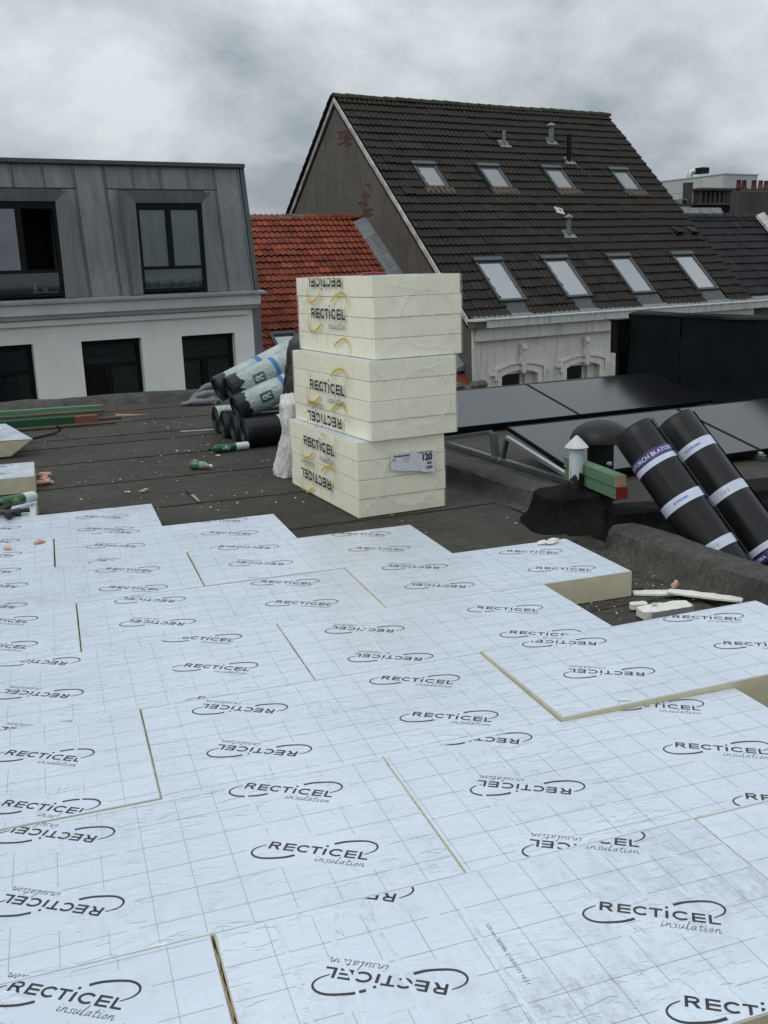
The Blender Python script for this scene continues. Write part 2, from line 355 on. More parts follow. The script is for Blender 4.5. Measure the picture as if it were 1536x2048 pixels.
def endgrain():
    t = NT('wood_end'); w = t.n('ShaderNodeTexWave', wave_type='RINGS'); w.inputs['Scale'].default_value = 26.0; w.inputs['Distortion'].default_value = 2.0
    mp = t.n('ShaderNodeMapping'); mp.inputs['Location'].default_value = (0.03, 0, 0.05); t.l(t.tc.outputs['Object'], mp.inputs[0]); t.l(mp.outputs[0], w.inputs['Vector'])
    t.fin(t.ramp(w.outputs[0], [(0.2, (0.40, 0.24, 0.14)), (0.8, (0.56, 0.37, 0.23))]), 0.8)
endgrain()
def pipemat():
    t = NT('pipe_tarred'); s = t.n('ShaderNodeSeparateXYZ'); t.l(t.tc.outputs['Object'], s.inputs[0])
    n = t.noise(26.0, 5, 0.65, t.coord((1, 1, 0.35), False)); edge = t.math('MULTIPLY_ADD', n, 0.30, -0.065)
    f = t.math('GREATER_THAN', edge, s.outputs[2])
    t.fin(t.mix(f, (0.50, 0.56, 0.58), (0.006, 0.006, 0.006)), 0.5, 0.0)
pipemat()
def glass(name, tint, refl, rough=0.03):
    t = NT(name); t.t.nodes.remove(t.b); g = t.n('ShaderNodeBsdfGlossy'); g.inputs['Roughness'].default_value = rough
    g.inputs['Color'].default_value = (0.9, 0.92, 0.95, 1); tr = t.n('ShaderNodeBsdfTransparent'); tr.inputs['Color'].default_value = (*tint, 1)
    fr = t.n('ShaderNodeFresnel'); fr.inputs['IOR'].default_value = refl; mx = t.n('ShaderNodeMixShader')
    t.l(fr.outputs[0], mx.inputs[0]); t.l(tr.outputs[0], mx.inputs[1]); t.l(g.outputs[0], mx.inputs[2]); t.l(mx.outputs[0], t.out.inputs[0])
glass('pane', (0.72, 0.78, 0.77), 1.65); glass('pane_tilted', (0.5, 0.55, 0.6), 2.3)
t = NT('roof_pane'); t.fin((0.10, 0.11, 0.125), 0.10, 0.0, None, 1.0); t.b.inputs['IOR'].default_value = 2.6
t = NT('roof_pane_dim'); t.fin(t.ramp(t.noise(1.2, 3, .5), [(0.3, (0.09, 0.10, 0.105)), (0.7, (0.17, 0.18, 0.185))]), 0.14, 0.0, None, 1.0); t.b.inputs['IOR'].default_value = 2.0
t = NT('solar_cell'); n_ = t.noise(1.5, 4); t.fin(t.ramp(n_, [(0.3, (0.0075, 0.008, 0.010)), (0.7, (0.010, 0.0105, 0.0125))]), 0.17, 0.0, None, 0.5); t.b.inputs['IOR'].default_value = 1.72
plain('asphalt', (0.05, 0.05, 0.05), 0.9, var=0.3, scale=0.6)
plain('street_wall', (0.16, 0.13, 0.11), 0.9, var=0.2, scale=1.0)

# ------------------------------------------------------------------ the setting: ground, flat roofs
struct(MB().box(-1500, 1500, -1500, 1500, -9.3, -9.0).build('ground', 'asphalt'))
KE = Vector((math.sin(R(8)), -math.cos(R(8)), 0))          # running direction of the party kerb, towards the camera
roof = struct(MB().prism([(-9, -5), (3.95, -5), (2.78, 4.0), (2.66, 6.2), (1.85, 11.95), (-9, 12.72)], lambda a,b,d: (a,b,d), -0.28, -0.012).build('flat_roof', 'bitumen'))
MB().prism([(-8.9, -4.9), (3.85, -4.9), (2.70, 4.0), (2.60, 6.15), (1.80, 11.85), (-8.9, 12.6)], lambda a,b,d: (a,b,d), -8.99, -0.28).build('building_wall', 'street_wall', roof)
# felt sheets: each a lapped strip with a wavy near edge (seams run along X, turned by a few degrees)
seam_y = [12.6, 11.55, 10.62, 9.72, 9.28, 8.40, 7.42, 6.44, 5.46, 4.48, 3.5, 2.5, 1.5, 0.5, -0.5, -1.6]
rndS = random.Random(3)
for k in range(len(seam_y)-1):
    ya, yb = seam_y[k+1], seam_y[k]
    tilt = rndS.uniform(0.028, 0.05)
    def edge(x, y, kk): return y + tilt*(x-0.6)*1.0 + 0.018*nz(x*1.7, kk*7.1) + 0.008*nz(x*6.3, kk*3.3)
    mb = MB(); nx = 80
    def fn(u, v, ya=ya, yb=yb, k=k):
        x = -6.0 + u*8.62
        lim = 2.60 + (6.2-min(max(yb,ya),9))*0.02
        x = min(x, lim)
        y0 = edge(x, ya, k+1); y1 = edge(x, yb, k) + 0.06
        y = y0 + (y1-y0)*v
        zz = 0.0025 - 0.0075*v + 0.003*nz(x*1.2, y*2.0, 4.0)*(1-abs(2*v-1)) + 0.0028*max(0, nz(x*5, k*3.7))*(1-v)
        return (x, y, zz)
    mb.grid(nx, 6, fn)
    b = len(mb.v)
    for i in range(nx+1):
        x, y, zz = mb.v[i]; mb.v.append((x, y-0.001, zz-0.0085))
    for i in range(nx): mb.f.append((b+i, b+i+1, i+1, i))
    mb.build('felt_sheet', 'bitumen', roof, smooth=True)
# back upstand of the roof: lumpy felt roll along the far edge
mb = MB(); pts = []
def backline(x): return 12.32 - 0.085*(x+0.6) 
prof = [(-0.22, -0.01), (-0.13, 0.02), (-0.07, 0.075), (0.0, 0.10), (0.10, 0.105), (0.2, 0.09), (0.24, -0.25)]
nx = 120
b = 0
for i in range(nx+1):
    x = -8.5 + i*(10.9/nx)
    for (dy, dz) in prof:
        mb.v.append((x, backline(x)+dy+0.02*nz(x*2.1, dy*9), dz + (0.022*nz(x*1.6, dy*4, 2) + 0.02*max(0, nz(x*4.4, 3.3, dy)))*(1 if 0 < dz else 0)))
P_ = len(prof)
for i in range(nx):
    for j in range(P_-1): k = i*P_+j; mb.f.append((k, k+P_, k+P_+1, k+1))
mb.build('roof_upstand', 'bitumen_kerb', roof, smooth=True)

# neighbouring roof (lower) with the solar panels
nroof = struct(MB().prism([(4.6, -4.5), (12, -4.5), (12, 13.2), (2.3, 12.0), (2.66, 6.2), (2.80, 4.0)], lambda a,b,d: (a,b,d), -0.40, -0.16).build('neighbouring_flat_roof', 'bitumen'))
MB().prism([(4.7, -4.4), (11.9, -4.4), (11.9, 13.1), (2.4, 11.9), (2.76, 6.2), (2.90, 4.0)], lambda a,b,d: (a,b,d), -8.99, -0.40).build('building_wall', 'street_wall', nroof)

def kerb(name, p0, p1, w, h, label, seed, mat='bitumen_kerb', hb=0.22, parts=None):
    """felt-covered kerb with a rounded top; p0->p1 is the foot of its inner face, its body lies to the right"""
    p0 = Vector((p0[0], p0[1], 0)); p1 = Vector((p1[0], p1[1], 0)); d = (p1-p0); L = d.length; d.normalize(); n = Vector((-d.y, d.x, 0))
    if n.x < 0: n = -n
    prof = [(-0.075, -0.004), (-0.03, 0.006), (0.0, 0.03), (0.012, h*0.55), (0.025, h*0.84), (0.06, h*0.97), (w*0.4, h), (w*0.8, h*0.98), (w*0.96, h*0.85), (w, h*0.6), (w+0.01, -hb)]
    mb = MB(); nx = max(8, int(L/0.035))
    for i in range(nx+1):
        a = L*i/nx
        for (o, zz) in prof:
            k = 0.012*nz(a*3.1+seed, o*9, zz*9) + 0.006*nz(a*11+seed, o*20, zz*20)
            kz = (0.016*nz(a*2.3+seed, o*7, 5.5) + 0.005*nz(a*13, o*22, seed)) if zz > 0.05 else 0
            q = p0 + d*a + n*(o + k); mb.v.append((q.x, q.y, zz+kz))
    P = len(prof)
    for i in range(nx):
        for j in range(P-1): q = i*P+j; mb.f.append((q, q+P, q+P+1, q+1))
    mb.f.append(tuple(range(P))); mb.f.append(tuple(nx*P+j for j in range(P))[::-1])
    root = thing(name, label, 'kerb', (p0.x, p0.y, 0))
    mb.build('felt_cover', mat, root, off=p0, smooth=True)
    return root, p0, d, n
kr, kp, kd, kn = kerb('roof_kerb', (2.605, 4.27), (3.05, 1.2), 0.235, 0.145, 'long rounded felt kerb in front of the two leaning black rolls', 2.0)
for a_ in (1.32, 2.4):                                      # lap joint in its felt
    mb = MB()
    prof = [(-0.05, 0.010), (0.005, 0.05), (0.022, 0.115), (0.06, 0.150), (0.15, 0.158), (0.225, 0.135)]
    for i in range(4):
        for (o, zz) in prof:
            q = kp + kd*(a_ + i*0.03 + 0.02*nz(o*8, a_)) + kn*(o-0.003); mb.v.append((q.x, q.y, zz + 0.012*nz(o*9, i*0.3) + (0.0 if i else -0.012)))
    for i in range(3):
        for j in range(len(prof)-1): q = i*len(prof)+j; mb.f.append((q, q+len(prof), q+len(prof)+1, q+1))
    mb.build('felt_lap', 'bitumen_kerb', kr, off=kp, smooth=True)
kerb('roof_kerb', (2.22, 8.2), (2.735, 5.20), 0.26, 0.125, 'worn felt kerb running behind the pack stack beside the solar panels', 9.0)
# felt covered block with the pipe on it
mb = MB()
def lump(cx, cy, hx, hy, h, fl, rot, seed, z0=-0.3):
    b = MB(); n = 40
    rings = [(fl*1.6, -0.004 if z0 > -0.1 else z0), (fl, 0.02), (fl*0.45, h*0.3), (fl*0.12, h*0.62), (0.0, h*0.90), (-0.025, h*0.985), (-0.07, h), (-0.14, h)]
    for (o, zz) in rings:
        for k in range(n):
            t = 2*math.pi*k/n; c, s_ = math.cos(t), math.sin(t); p = 5.0
            r = (abs(c)**p + abs(s_)**p)**(-1/p)
            x = c*r*max(0.01, hx+o); y = s_*r*max(0.01, hy+o)
            w = 0.014*nz(x*6+seed, y*6, zz*6) + 0.006*nz(x*18, y*18, seed)
            q = Vector((x*(1+w), y*(1+w), zz + (0.012*nz(x*5, y*5, seed) if zz > 0.1 else 0))); q.rotate(Matrix.Rotation(rot, 3, 'Z')); b.v.append((cx+q.x, cy+q.y, q.z))
    m = len(rings)
    for i in range(m-1):
        for k in range(n): b.f.append((i*n+k, i*n+(k+1)%n, (i+1)*n+(k+1)%n, (i+1)*n+k))
    b.f.append(tuple((m-1)*n+k for k in range(n))); return b
blk = thing('felt_block', 'black felt covered block carrying the capped white pipe', 'chimney stub', (2.77, 4.90, 0))
lump(2.77, 4.90, 0.205, 0.155, 0.205, 0.07, R(-10), 3.0).build('felt_cover', 'bitumen_black', blk, off=(2.77, 4.90, 0), smooth=True)
blk2 = thing('felt_block', 'low black felt ledge between the pipe block and the long kerb', 'chimney stub', (3.10, 4.62, 0))
lump(3.10, 4.62, 0.24, 0.13, 0.135, 0.03, R(-10), 8.0).build('felt_cover', 'bitumen_black', blk2, off=(3.10, 4.62, 0), smooth=True)
blk3 = thing('felt_block', 'dark felt upstand behind the leaning black rolls at the right edge', 'chimney stub', (4.2, 4.95, 0))
lump(4.2, 4.95, 0.30, 0.16, 0.09, 0.05, R(-2), 5.0).build('felt_cover', 'bitumen_black', blk3, off=(4.2, 4.95, 0), smooth=True)

# tall black felt wall at the right
AA = R(5.5); ax = Vector((math.cos(AA), math.sin(AA), 0)); ay = Vector((-math.sin(AA), math.cos(AA), 0))
def arr(a, b, z=0.0): q = ax*a + ay*b; return (q.x, q.y, z)
W0 = arr(8.06, 3.0, -0.16)
wall = thing('party_wall', 'tall wall covered in black roofing felt behind the solar panels', 'wall', W0, AA)
bnds = [0.0, 1.2, 2.45, 3.75, 5.15, 6.35, 7.32]
for i in range(len(bnds)-1):
    b0, b1 = bnds[i], bnds[i+1]; mb = MB()
    def fw_(u, v, b0=b0, b1=b1, i=i):
        y = b0 + (b1-b0)*u
        zz = 0.985*v + (0.018*nz(y*2.2, 4.4)-0.012*(7.3-y)*0.0)*(v > 0.99)
        x = -0.006*(i % 2) - 0.03*max(0, 0.12-v)/0.12*1.2 + 0.016*nz(y*1.6, v*3, i) + 0.008*nz(y*5, v*7, i)
        return (x, y, zz)
    mb.grid(26, 18, fw_).build('felt_sheet', 'wall_felt', wall, smooth=True)
mb = MB().box(0.05, 0.34, 0.0, 7.30, 0.0, 0.96); mb.build('wall_core', 'wall_felt', wall)
mb = MB()
for i in range(61):
    y = -0.02 + 7.35*i/60
    for j in range(9):
        t = math.pi*j/8; mb.v.append((0.165-0.185*math.cos(t) + 0.006*nz(y*3, j), y, 0.965 + 0.035*math.sin(t) + 0.014*nz(y*1.7, j*0.3, 2)))
for i in range(60):
    for j in range(8): k = i*9+j; mb.f.append((k, k+9, k+10, k+1))
mb.build('wall_cap', 'bitumen_black', wall, smooth=True)
mb = MB().grid(8, 14, lambda u, v: (0.0+0.34*u, 7.325+0.008*nz(u*3, v*4), 0.97*v)); mb.build('end_sheet', 'wall_felt', wall, smooth=True)
q = arr(8.0, 10.40, 0.33)
bx = thing('black_box', 'small black metal box at the far end of the black wall', 'box', q, AA)
MB().box(-0.13, 0.13, -0.10, 0.05, 0.0, 0.40).build('body', 'frame_black', bx, bevel=0.006)
MB().box(-0.15, 0.15, -0.12, 0.06, 0.401, 0.425).build('lid', 'frame_black', bx, bevel=0.004)
MB().box(-0.05, 0.20, -0.02, 0.04, -0.49, -0.002).build('bracket', 'frame_black', bx)

# ------------------------------------------------------------------ houses (s along the facade row, n away from the camera, z up)
TH = R(13.0); SV = Vector((math.cos(TH), math.sin(TH), 0)); NV = Vector((-math.sin(TH), math.cos(TH), 0)); GZ = -9.0
def house(name, label, s0, n0):
    q = SV*s0 + NV*n0
    return thing(name, label, 'house', (q.x, q.y, GZ), TH), (s0, n0, GZ)
def wall_open(mb, s0, s1, z0, z1, n0, n1, ops):
    """solid wall n0..n1 with rectangular openings (a,b,c,d)=s range, z range; reveals included"""
    ss = sorted({s0, s1, *[o[0] for o in ops], *[o[1] for o in ops]}); zs = sorted({z0, z1, *[o[2] for o in ops], *[o[3] for o in ops]})
    for i in range(len(ss)-1):
        run = None
        for j in range(len(zs)-1):
            cs, cz = (ss[i]+ss[i+1])/2, (zs[j]+zs[j+1])/2
            hole = any(o[0] < cs < o[1] and o[2] < cz < o[3] for o in ops)
            if not hole: run = (zs[j], zs[j+1]) if run is None else (run[0], zs[j+1])
            if (hole or j == len(zs)-2) and run: mb.box(ss[i], ss[i+1], n0, n1, run[0], run[1]); run = None
def clean(mb, name, mat, parent, off, **k):
    """merge touching boxes into one skin"""
    me = mb.mesh(name, mat, off); bm = bmesh.new(); bm.from_mesh(me); bmesh.ops.remove_doubles(bm, verts=bm.verts, dist=1e-4)
    seen = {}
    for f in bm.faces: seen.setdefault(tuple(sorted(v.index for v in f.verts)), []).append(f)
    bmesh.ops.delete(bm, geom=[f for g in seen.values() if len(g) > 1 for f in g], context='FACES_ONLY'); bm.to_mesh(me); bm.free()
    return link(name, me, parent)

# ---- zinc mansard house
zh, zo = house('mansard_house', 'white rendered house with a grey zinc mansard storey and black windows', 5.0, 18.0)
wins = [(2.80, 3.876, -2.0, 0.405), (4.715, 5.82, -2.0, 0.392), (6.60, 7.683, -2.0, 0.368)]
mb = MB(); wall_open(mb, -4.0, 8.09, GZ, 0.86, 18.0, 18.35, wins + [(0.9, 1.98, -2.0, 0.42), (-1.0, 0.08, -2.0, 0.43)])
clean(mb, 'wall', 'white_render', zh, zo)
MB().box(8.092, 8.26, 17.99, 27.0, GZ, 1.05).build('side_wall', 'zinc', zh, zo)
MB().box(-4.0, 8.0, 18.36, 27.0, GZ, 0.86).build('house_body', 'room_dark', zh, zo)
# frieze, cornice and its zinc cover
MB().box(-4.0, 7.98, 17.93, 18.0, 0.70, 0.80).build('frieze_band', 'white_render', zh, zo, bevel=0.01)
mb = MB().prism([(17.99, 0.80), (17.86, 0.82), (17.82, 0.87), (17.74, 0.90), (17.72, 1.06), (17.70, 1.10), (18.2, 1.12)], lambda a,b,d: (d,a,b), -4.0, 8.16)
mb.build('cornice', 'cornice_paint', zh, zo)
for a0, a1 in ((-4, -1.0), (-0.997, 2.4), (2.403, 5.05), (5.053, 8.28)):
    MB().prism([(17.66, 1.085), (17.66, 1.125), (18.1, 1.175), (18.1, 1.15)], lambda a,b,d: (d,a,b), a0, a1).build('gutter_cover', 'zinc_light', zh, zo)
# mansard slope: zinc trays on an 81 degree plane, raised seams between
def mans(s, t, h=0.0):      # t = height z, h = outward
    n = 18.0 + (t-1.15)/math.tan(R(81)); return (s, n-h*math.sin(R(81)), t+h*math.cos(R(81)))
seams = [0.77, 1.30, 1.82, 2.35, 2.87, 3.40, 3.93, 4.45, 4.98, 5.52, 6.04, 6.57, 7.10, 7.63, 8.14]
openz = [(3.16, 4.72), (5.72, 7.37), (0.6, 2.2)]
def tray(s0, s1, z0, z1):
    mb = MB(); h = 0.012 + random.uniform(0, 0.006)
    mb.hexa([mans(s0,z0,-0.03), mans(s1,z0,-0.03), mans(s1,z1,-0.03), mans(s0,z1,-0.03), mans(s0,z0,h), mans(s1,z0,h), mans(s1,z1,h), mans(s0,z1,h)])
    mb.build('zinc_tray', 'zinc', zh, zo)
    mb = MB(); mb.hexa([mans(s1-0.014,z0,0.004), mans(s1+0.012,z0,0.004), mans(s1+0.012,z1,0.004), mans(s1-0.014,z1,0.004), mans(s1-0.010,z0,0.045), mans(s1+0.006,z0,0.045), mans(s1+0.006,z1,0.045), mans(s1-0.010,z1,0.045)])
    mb.build('standing_seam', 'zinc', zh, zo)
ZB, ZT, ZM = 1.165, 3.44, 3.03
for i in range(len(seams)-1):
    a, b = seams[i]+0.014, seams[i+1]-0.014; hit = [o for o in openz if o[0] < b-0.05 and o[1] > a+0.05]
    if not hit: tray(a, b, ZB, ZT); continue
    tray(a, b, ZM+0.01, ZT)
    o = hit[0]
    if a < o[0]-0.08: tray(a, o[0]-0.014, ZB, ZM-0.01)
    if b > o[1]+0.08: tray(o[1]+0.014, b, ZB, ZM-0.01)
mb = MB().hexa([mans(-4,ZB,-0.25), mans(0.77,ZB,-0.25), mans(0.77,ZT,-0.25), mans(-4,ZT,-0.25), mans(-4,ZB,0.01), mans(0.77,ZB,0.01), mans(0.77,ZT,0.01), mans(-4,ZT,0.01)]); mb.build('zinc_tray', 'zinc', zh, zo)
mb = MB(); wall_open(mb, 0.78, 8.15, 1.13, 3.43, 0, 1, [(o[0]+0.1, o[1]-0.1, 1.13, 2.93) for o in openz])
mb.v = [mans(s, t, -0.04-0.12*n) for (s, n, t) in mb.v]; clean(mb, 'slope_deck', 'zinc', zh, zo)
mb = MB().hexa([mans(8.155,ZB,-0.3), mans(8.245,ZB,-0.3), mans(8.245,ZT,-0.3), mans(8.155,ZT,-0.3), mans(8.155,ZB,0.05), mans(8.245,ZB,0.05), mans(8.245,ZT,0.05), mans(8.155,ZT,0.05)]); mb.build('verge_trim', 'zinc_green', zh, zo)
MB().box(-4, 8.25, 18.26, 27, 3.445, 3.52).build('roof_edge', 'zinc_green', zh, zo, bevel=0.01)
MB().box(-4.0, 8.09, 19.0, 26.9, 0.87, 3.42).build('house_body', 'room_dark', zh, zo)
MB().box(5.1, 5.25, 18.42, 18.999, 1.13, 3.42).build('partition', 'room_dark', zh, zo)
MB().box(8.10, 8.25, 18.45, 27, 1.2, 3.44).build('side_cladding', 'zinc', zh, zo)
# two dormer surrounds with windows
def dormer(so, si, zt_o, zt_i, mull, curtain, dark_right):
    d = 17.88; ring = MB()
    pl = [(so[0], ZB), (so[0], zt_o), (so[1], zt_o), (so[1], ZB)]; pi2 = [(si[0], 1.20), (si[0], zt_i), (si[1], zt_i), (si[1], 1.20)]
    ring.hexa([(so[0],d,ZB),(si[0],d+.05,ZB),(si[0],18.45,ZB),(so[0],18.45,ZB),(so[0],d,zt_o),(si[0],d+.05,zt_i),(si[0],18.45,zt_i),(so[0],18.45,zt_o)])
    ring.build('dormer_jamb', 'zinc', zh, zo)
    r2 = MB().hexa([(si[1],d+.05,ZB),(so[1],d,ZB),(so[1],18.45,ZB),(si[1],18.45,ZB),(si[1],d+.05,zt_i),(so[1],d,zt_o),(so[1],18.45,zt_o),(si[1],18.45,zt_i)]); r2.build('dormer_jamb', 'zinc', zh, zo)
    r3 = MB().hexa([(si[0],d+.051,zt_i),(si[1],d+.051,zt_i),(si[1],18.45,zt_i),(si[0],18.45,zt_i),(so[0],d+.001,zt_o),(so[1],d+.001,zt_o),(so[1],18.45,zt_o),(so[0],18.45,zt_o)]); r3.build('dormer_head', 'zinc', zh, zo)
    w = MB(); f0 = d+0.07; f1 = f0+0.09; zb = 1.20; zr = 1.63
    w.box(si[0], si[1], f0, f1, zt_i-0.12, zt_i); w.box(si[0], si[1], f0, f1, zb, zb+0.06)
    w.box(si[0], si[0]+0.06, f0+.001, f1, zb+0.06, zt_i-0.12); w.box(si[1]-0.06, si[1], f0+.001, f1, zb+0.06, zt_i-0.12)
    w.box(si[0]+0.06, si[1]-0.06, f0+.002, f1, zr-0.03, zr+0.03); w.box(mull-0.045, mull+0.045, f0+.003, f1, zr+0.03, zt_i-0.12)
    win = w.build('window', 'frame_black', zh, zo)
    for a, b, c, e_ in ((si[0]+.06, mull-.045, zr+.03, zt_i-.12), (mull+.045, si[1]-.06, zr+.03, zt_i-.12), (si[0]+.06, si[1]-.06, zb+.06, zr-.03)):
        if dark_right and a > mull-0.1 and c > zr: continue          # open sash
        MB().box(a, b, f0+.04, f0+.052, c, e_).build('pane', 'pane_tilted' if dark_right and c > zr else 'pane', win, zo)
    MB().box(si[0]+0.02, si[1]-0.02, 18.9, 18.95, zb, zt_i).build('room_back', 'room_dark', win, zo)
    if curtain:
        mbc = MB().grid(60, 1, lambda u, v: (si[0]+0.28+(si[1]-si[0]-0.30)*u, 18.09+0.018*math.sin(u*62)+0.01*nz(u*20), zr+0.02+(zt_i-zr-0.14)*v)); mbc.build('curtain', 'curtain', win, zo, smooth=True)
        MB().box(si[0]+.06, si[0]+.30, 18.13, 18.14, zr, zt_i-.12).build('curtain', 'curtain', win, zo)
        MB().box(si[0]+.06, si[1]-.06, 18.20, 18.21, zb, zr).build('curtain', 'curtain', win, zo)
        rp = random.Random(5)
        for k in range(5):
            cx = si[0]+0.12+k*0.24+rp.uniform(-.05,.05); lf = MB()
            for q in range(26):
                aa = rp.uniform(0, 6.28); rr = rp.uniform(0, .1); p = Vector((cx+rr*math.cos(aa), 18.10+rp.uniform(-.04,.04), zb+.08+rp.uniform(0, .17)*(1-rr*4))); sdv = Vector((rp.uniform(-1,1), rp.uniform(-.4,.4), rp.uniform(-.2,1))).normalized()*0.045; wv = Vector((sdv.z, 0.01, -sdv.x))*0.35
                lf.add([p, p+sdv*.5+wv, p+sdv, p+sdv*.5-wv], [(0,1,2,3)])
            lf.build('potted_plant', 'leaf', win, zo)
    return win
dormer((5.715, 7.368), (5.92, 7.174), 2.963, 2.772, 6.526, True, False)
wl = dormer((3.16, 4.715), (3.37, 4.515), 2.962, 2.79, 3.88, False, True)
# clutter on the left sill
MB().lathe([(0.03,0),(0.032,0.09),(0.012,0.12),(0.012,0.16)], (4.05, 18.1, 1.28), 10).build('sill_bottle', 'can_white', wl, zo, smooth=True)
MB().lathe([(0.05,0),(0.06,0.07)], (4.22, 18.1, 1.28), 10).build('sill_pot', 'curtain', wl, zo, smooth=True)
MB().box(3.95, 4.42, 18.05, 18.2, 1.262, 1.28).build('sill_board', 'cornice_paint', wl, zo)
# three windows below
def low_window(o, seed):
    s0, s1, zb, zt = o; f0 = 18.14; f1 = 18.22; w = MB(); tz = -0.08; mu = s0 + (s1-s0)*0.44
    w.box(s0, s1, f0, f1, zt-0.09, zt); w.box(s0, s0+0.06, f0+.001, f1, zb, zt-0.09); w.box(s1-0.06, s1, f0+.001, f1, zb, zt-0.09)
    w.box(s0+.06, s1-.06, f0+.002, f1, tz-0.035, tz+0.035); w.box(mu-.06, mu+.06, f0+.003, f1, zb, tz-0.035); w.box(s0+.06, s1-.06, f0+.002, f1, zb, zb+.06)
    win = w.build('window', 'frame_black', zh, zo)
    for a, b, c, e_ in ((s0+.06, s1-.06, tz+.035, zt-.09), (s0+.06, mu-.06, zb+.06, tz-.035), (mu+.06, s1-.06, zb+.06, tz-.035)):
        MB().box(a, b, f0+.03, f0+.042, c, e_).build('pane', 'pane', win, zo)
        mb = MB(); z_ = e_
        while z_ > max(c, -0.95):
            mb.box(a, b, f1+.005, f1+.03, z_-0.026, z_-0.006); z_ -= 0.031
        if not (seed == 1 and b < mu): mb.build('window_blind', 'blind', win, zo)
    MB().box(s0, s1, f1+.3, f1+.33, zb, zt).build('room_back', 'room_dark', win, zo)
    MB().box(s0-0.04, s1+0.04, 17.95, 18.14, zb-0.06, zb).build('window_sill', 'cornice_paint', zh, zo)
for i, o in enumerate(wins): low_window(o, i)

# ---- tiled roofs
def tile_mesh(name, mat, w, L, waves, amp, lip):
    mb = MB(); n = 6*waves
    for j, (y, lift) in enumerate(((0.0, lip), (L, 0.004))):
        for i in range(n+1):
            u = i/n; mb.v.append((u*w*1.02, y, lift + amp*(0.5-0.5*math.cos(2*math.pi*waves*u))**1.4))
    for i in range(n+1): x, y, zz = mb.v[i]; mb.v.append((x, y+0.045, zz-lip*0.9-amp*0.2))
    for i in range(n): mb.f.append((i, i+1, n+2+i, n+1+i)); mb.f.append((2*n+2+i, 2*n+3+i, i+1, i))
    me = mb.mesh(name, mat); me.shade_smooth(); me.set_sharp_from_angle(angle=R(50)); return me, mb
def tile_roof(parent, off, base, pitch, s0, s1, w, expo, rows, mats, keep, waves, amp, lip, cap=300, size_key=None):
    """base=(n,z) of eave; each tile its own part, sharing one mesh; past `cap` the farthest go into one stuff part"""
    me, src = tile_mesh('roof_tile', mats, w, expo*1.16, waves, amp, lip)
    rot = Matrix.Rotation(pitch, 4, 'X'); spots = []
    cols = int((s1-s0)/w+0.5); rr = random.Random(11)
    for j in range(rows):
        for i in range(cols):
            s = s0+i*w; t = j*expo
            if not keep(s+w/2, t+expo/2): continue
            spots.append((s, t, 0.010*nz(s*.8, t*.9)+rr.uniform(-0.005, 0.007)+(0.016 if rr.random() < .02 else 0), rr.uniform(-1, 1)*(3 if rr.random() < .05 else 1.2)))
    def mat(s, t, dz, tw): return Matrix.Translation((s-off[0], base[0]+t*math.cos(pitch)-off[1]-math.sin(pitch)*dz, base[1]+t*math.sin(pitch)-off[2]+math.cos(pitch)*(dz+0.01))) @ rot @ Matrix.Rotation(0.006*tw, 4, 'Z')
    rootM = Matrix.Translation(parent.location) @ Matrix.Rotation(TH, 4, 'Z')
    spots.sort(key=lambda q: (rootM @ mat(*q).translation - CAM).length)
    for q in spots[:cap]:
        o = link('roof_tile', me, parent); o.matrix_local = mat(*q)
    if len(spots) > cap:
        mb = MB()
        for q in spots[cap:]:
            m = mat(*q); mb.add([m @ Vector(v) for v in src.v], src.f)
        o = mb.build('roof_tiles', mats, parent, smooth=True); o['kind'] = 'stuff'

# dark house with roof windows
dh, do = house('dark_roofed_house', 'tall house with steep dark tiled roof, roof windows and plastered arched windows', 18.0, 18.0)
P44 = R(44); EZ = 0.276
def rfp(s, t, h=0.0): return (s, 18.0 + t*math.cos(P44) - h*math.sin(P44), EZ + t*math.sin(P44) + h*math.cos(P44))
UP = [(14.42, 15.12), (16.47, 17.17), (18.69, 19.38), (21.21, 21.91)]; LO = [(14.45, 15.27), (16.53, 17.36), (18.73, 19.55), (21.11, 21.94)]
def keep_dark(s, t):
    if t < 0.12: return False
    for a, b in UP:
        if a+0.02 < s < b-0.02 and 4.42 < t < 5.42: return False
    for a, b in LO:
        if a+0.0 < s < b-0.0 and t < 1.90: return False
    return True
SL = 8.02
mb = MB().hexa([rfp(13.37,-0.02,-0.2), rfp(23.0,-0.02,-0.2), rfp(23.0,SL,-0.2), rfp(13.37,SL,-0.2), rfp(13.37,-0.02,-0.012), rfp(23.0,-0.02,-0.012), rfp(23.0,SL,-0.012), rfp(13.37,SL,-0.012)])
mb.build('roof', 'tile_dark', dh, do)
NR, ZR = 18.0+SL*math.cos(P44), EZ+SL*math.sin(P44)
mb = MB().hexa([(13.37,NR,ZR-0.22),(13.37,NR+5.6,ZR-5.42),(23.0,NR+5.6,ZR-5.42),(23.0,NR,ZR-0.22),(13.37,NR,ZR-0.01),(13.37,NR+5.6,ZR-5.2),(23.0,NR+5.6,ZR-5.2),(23.0,NR,ZR-0.01)]); mb.build('rear_roof', 'tile_dark', dh, do)
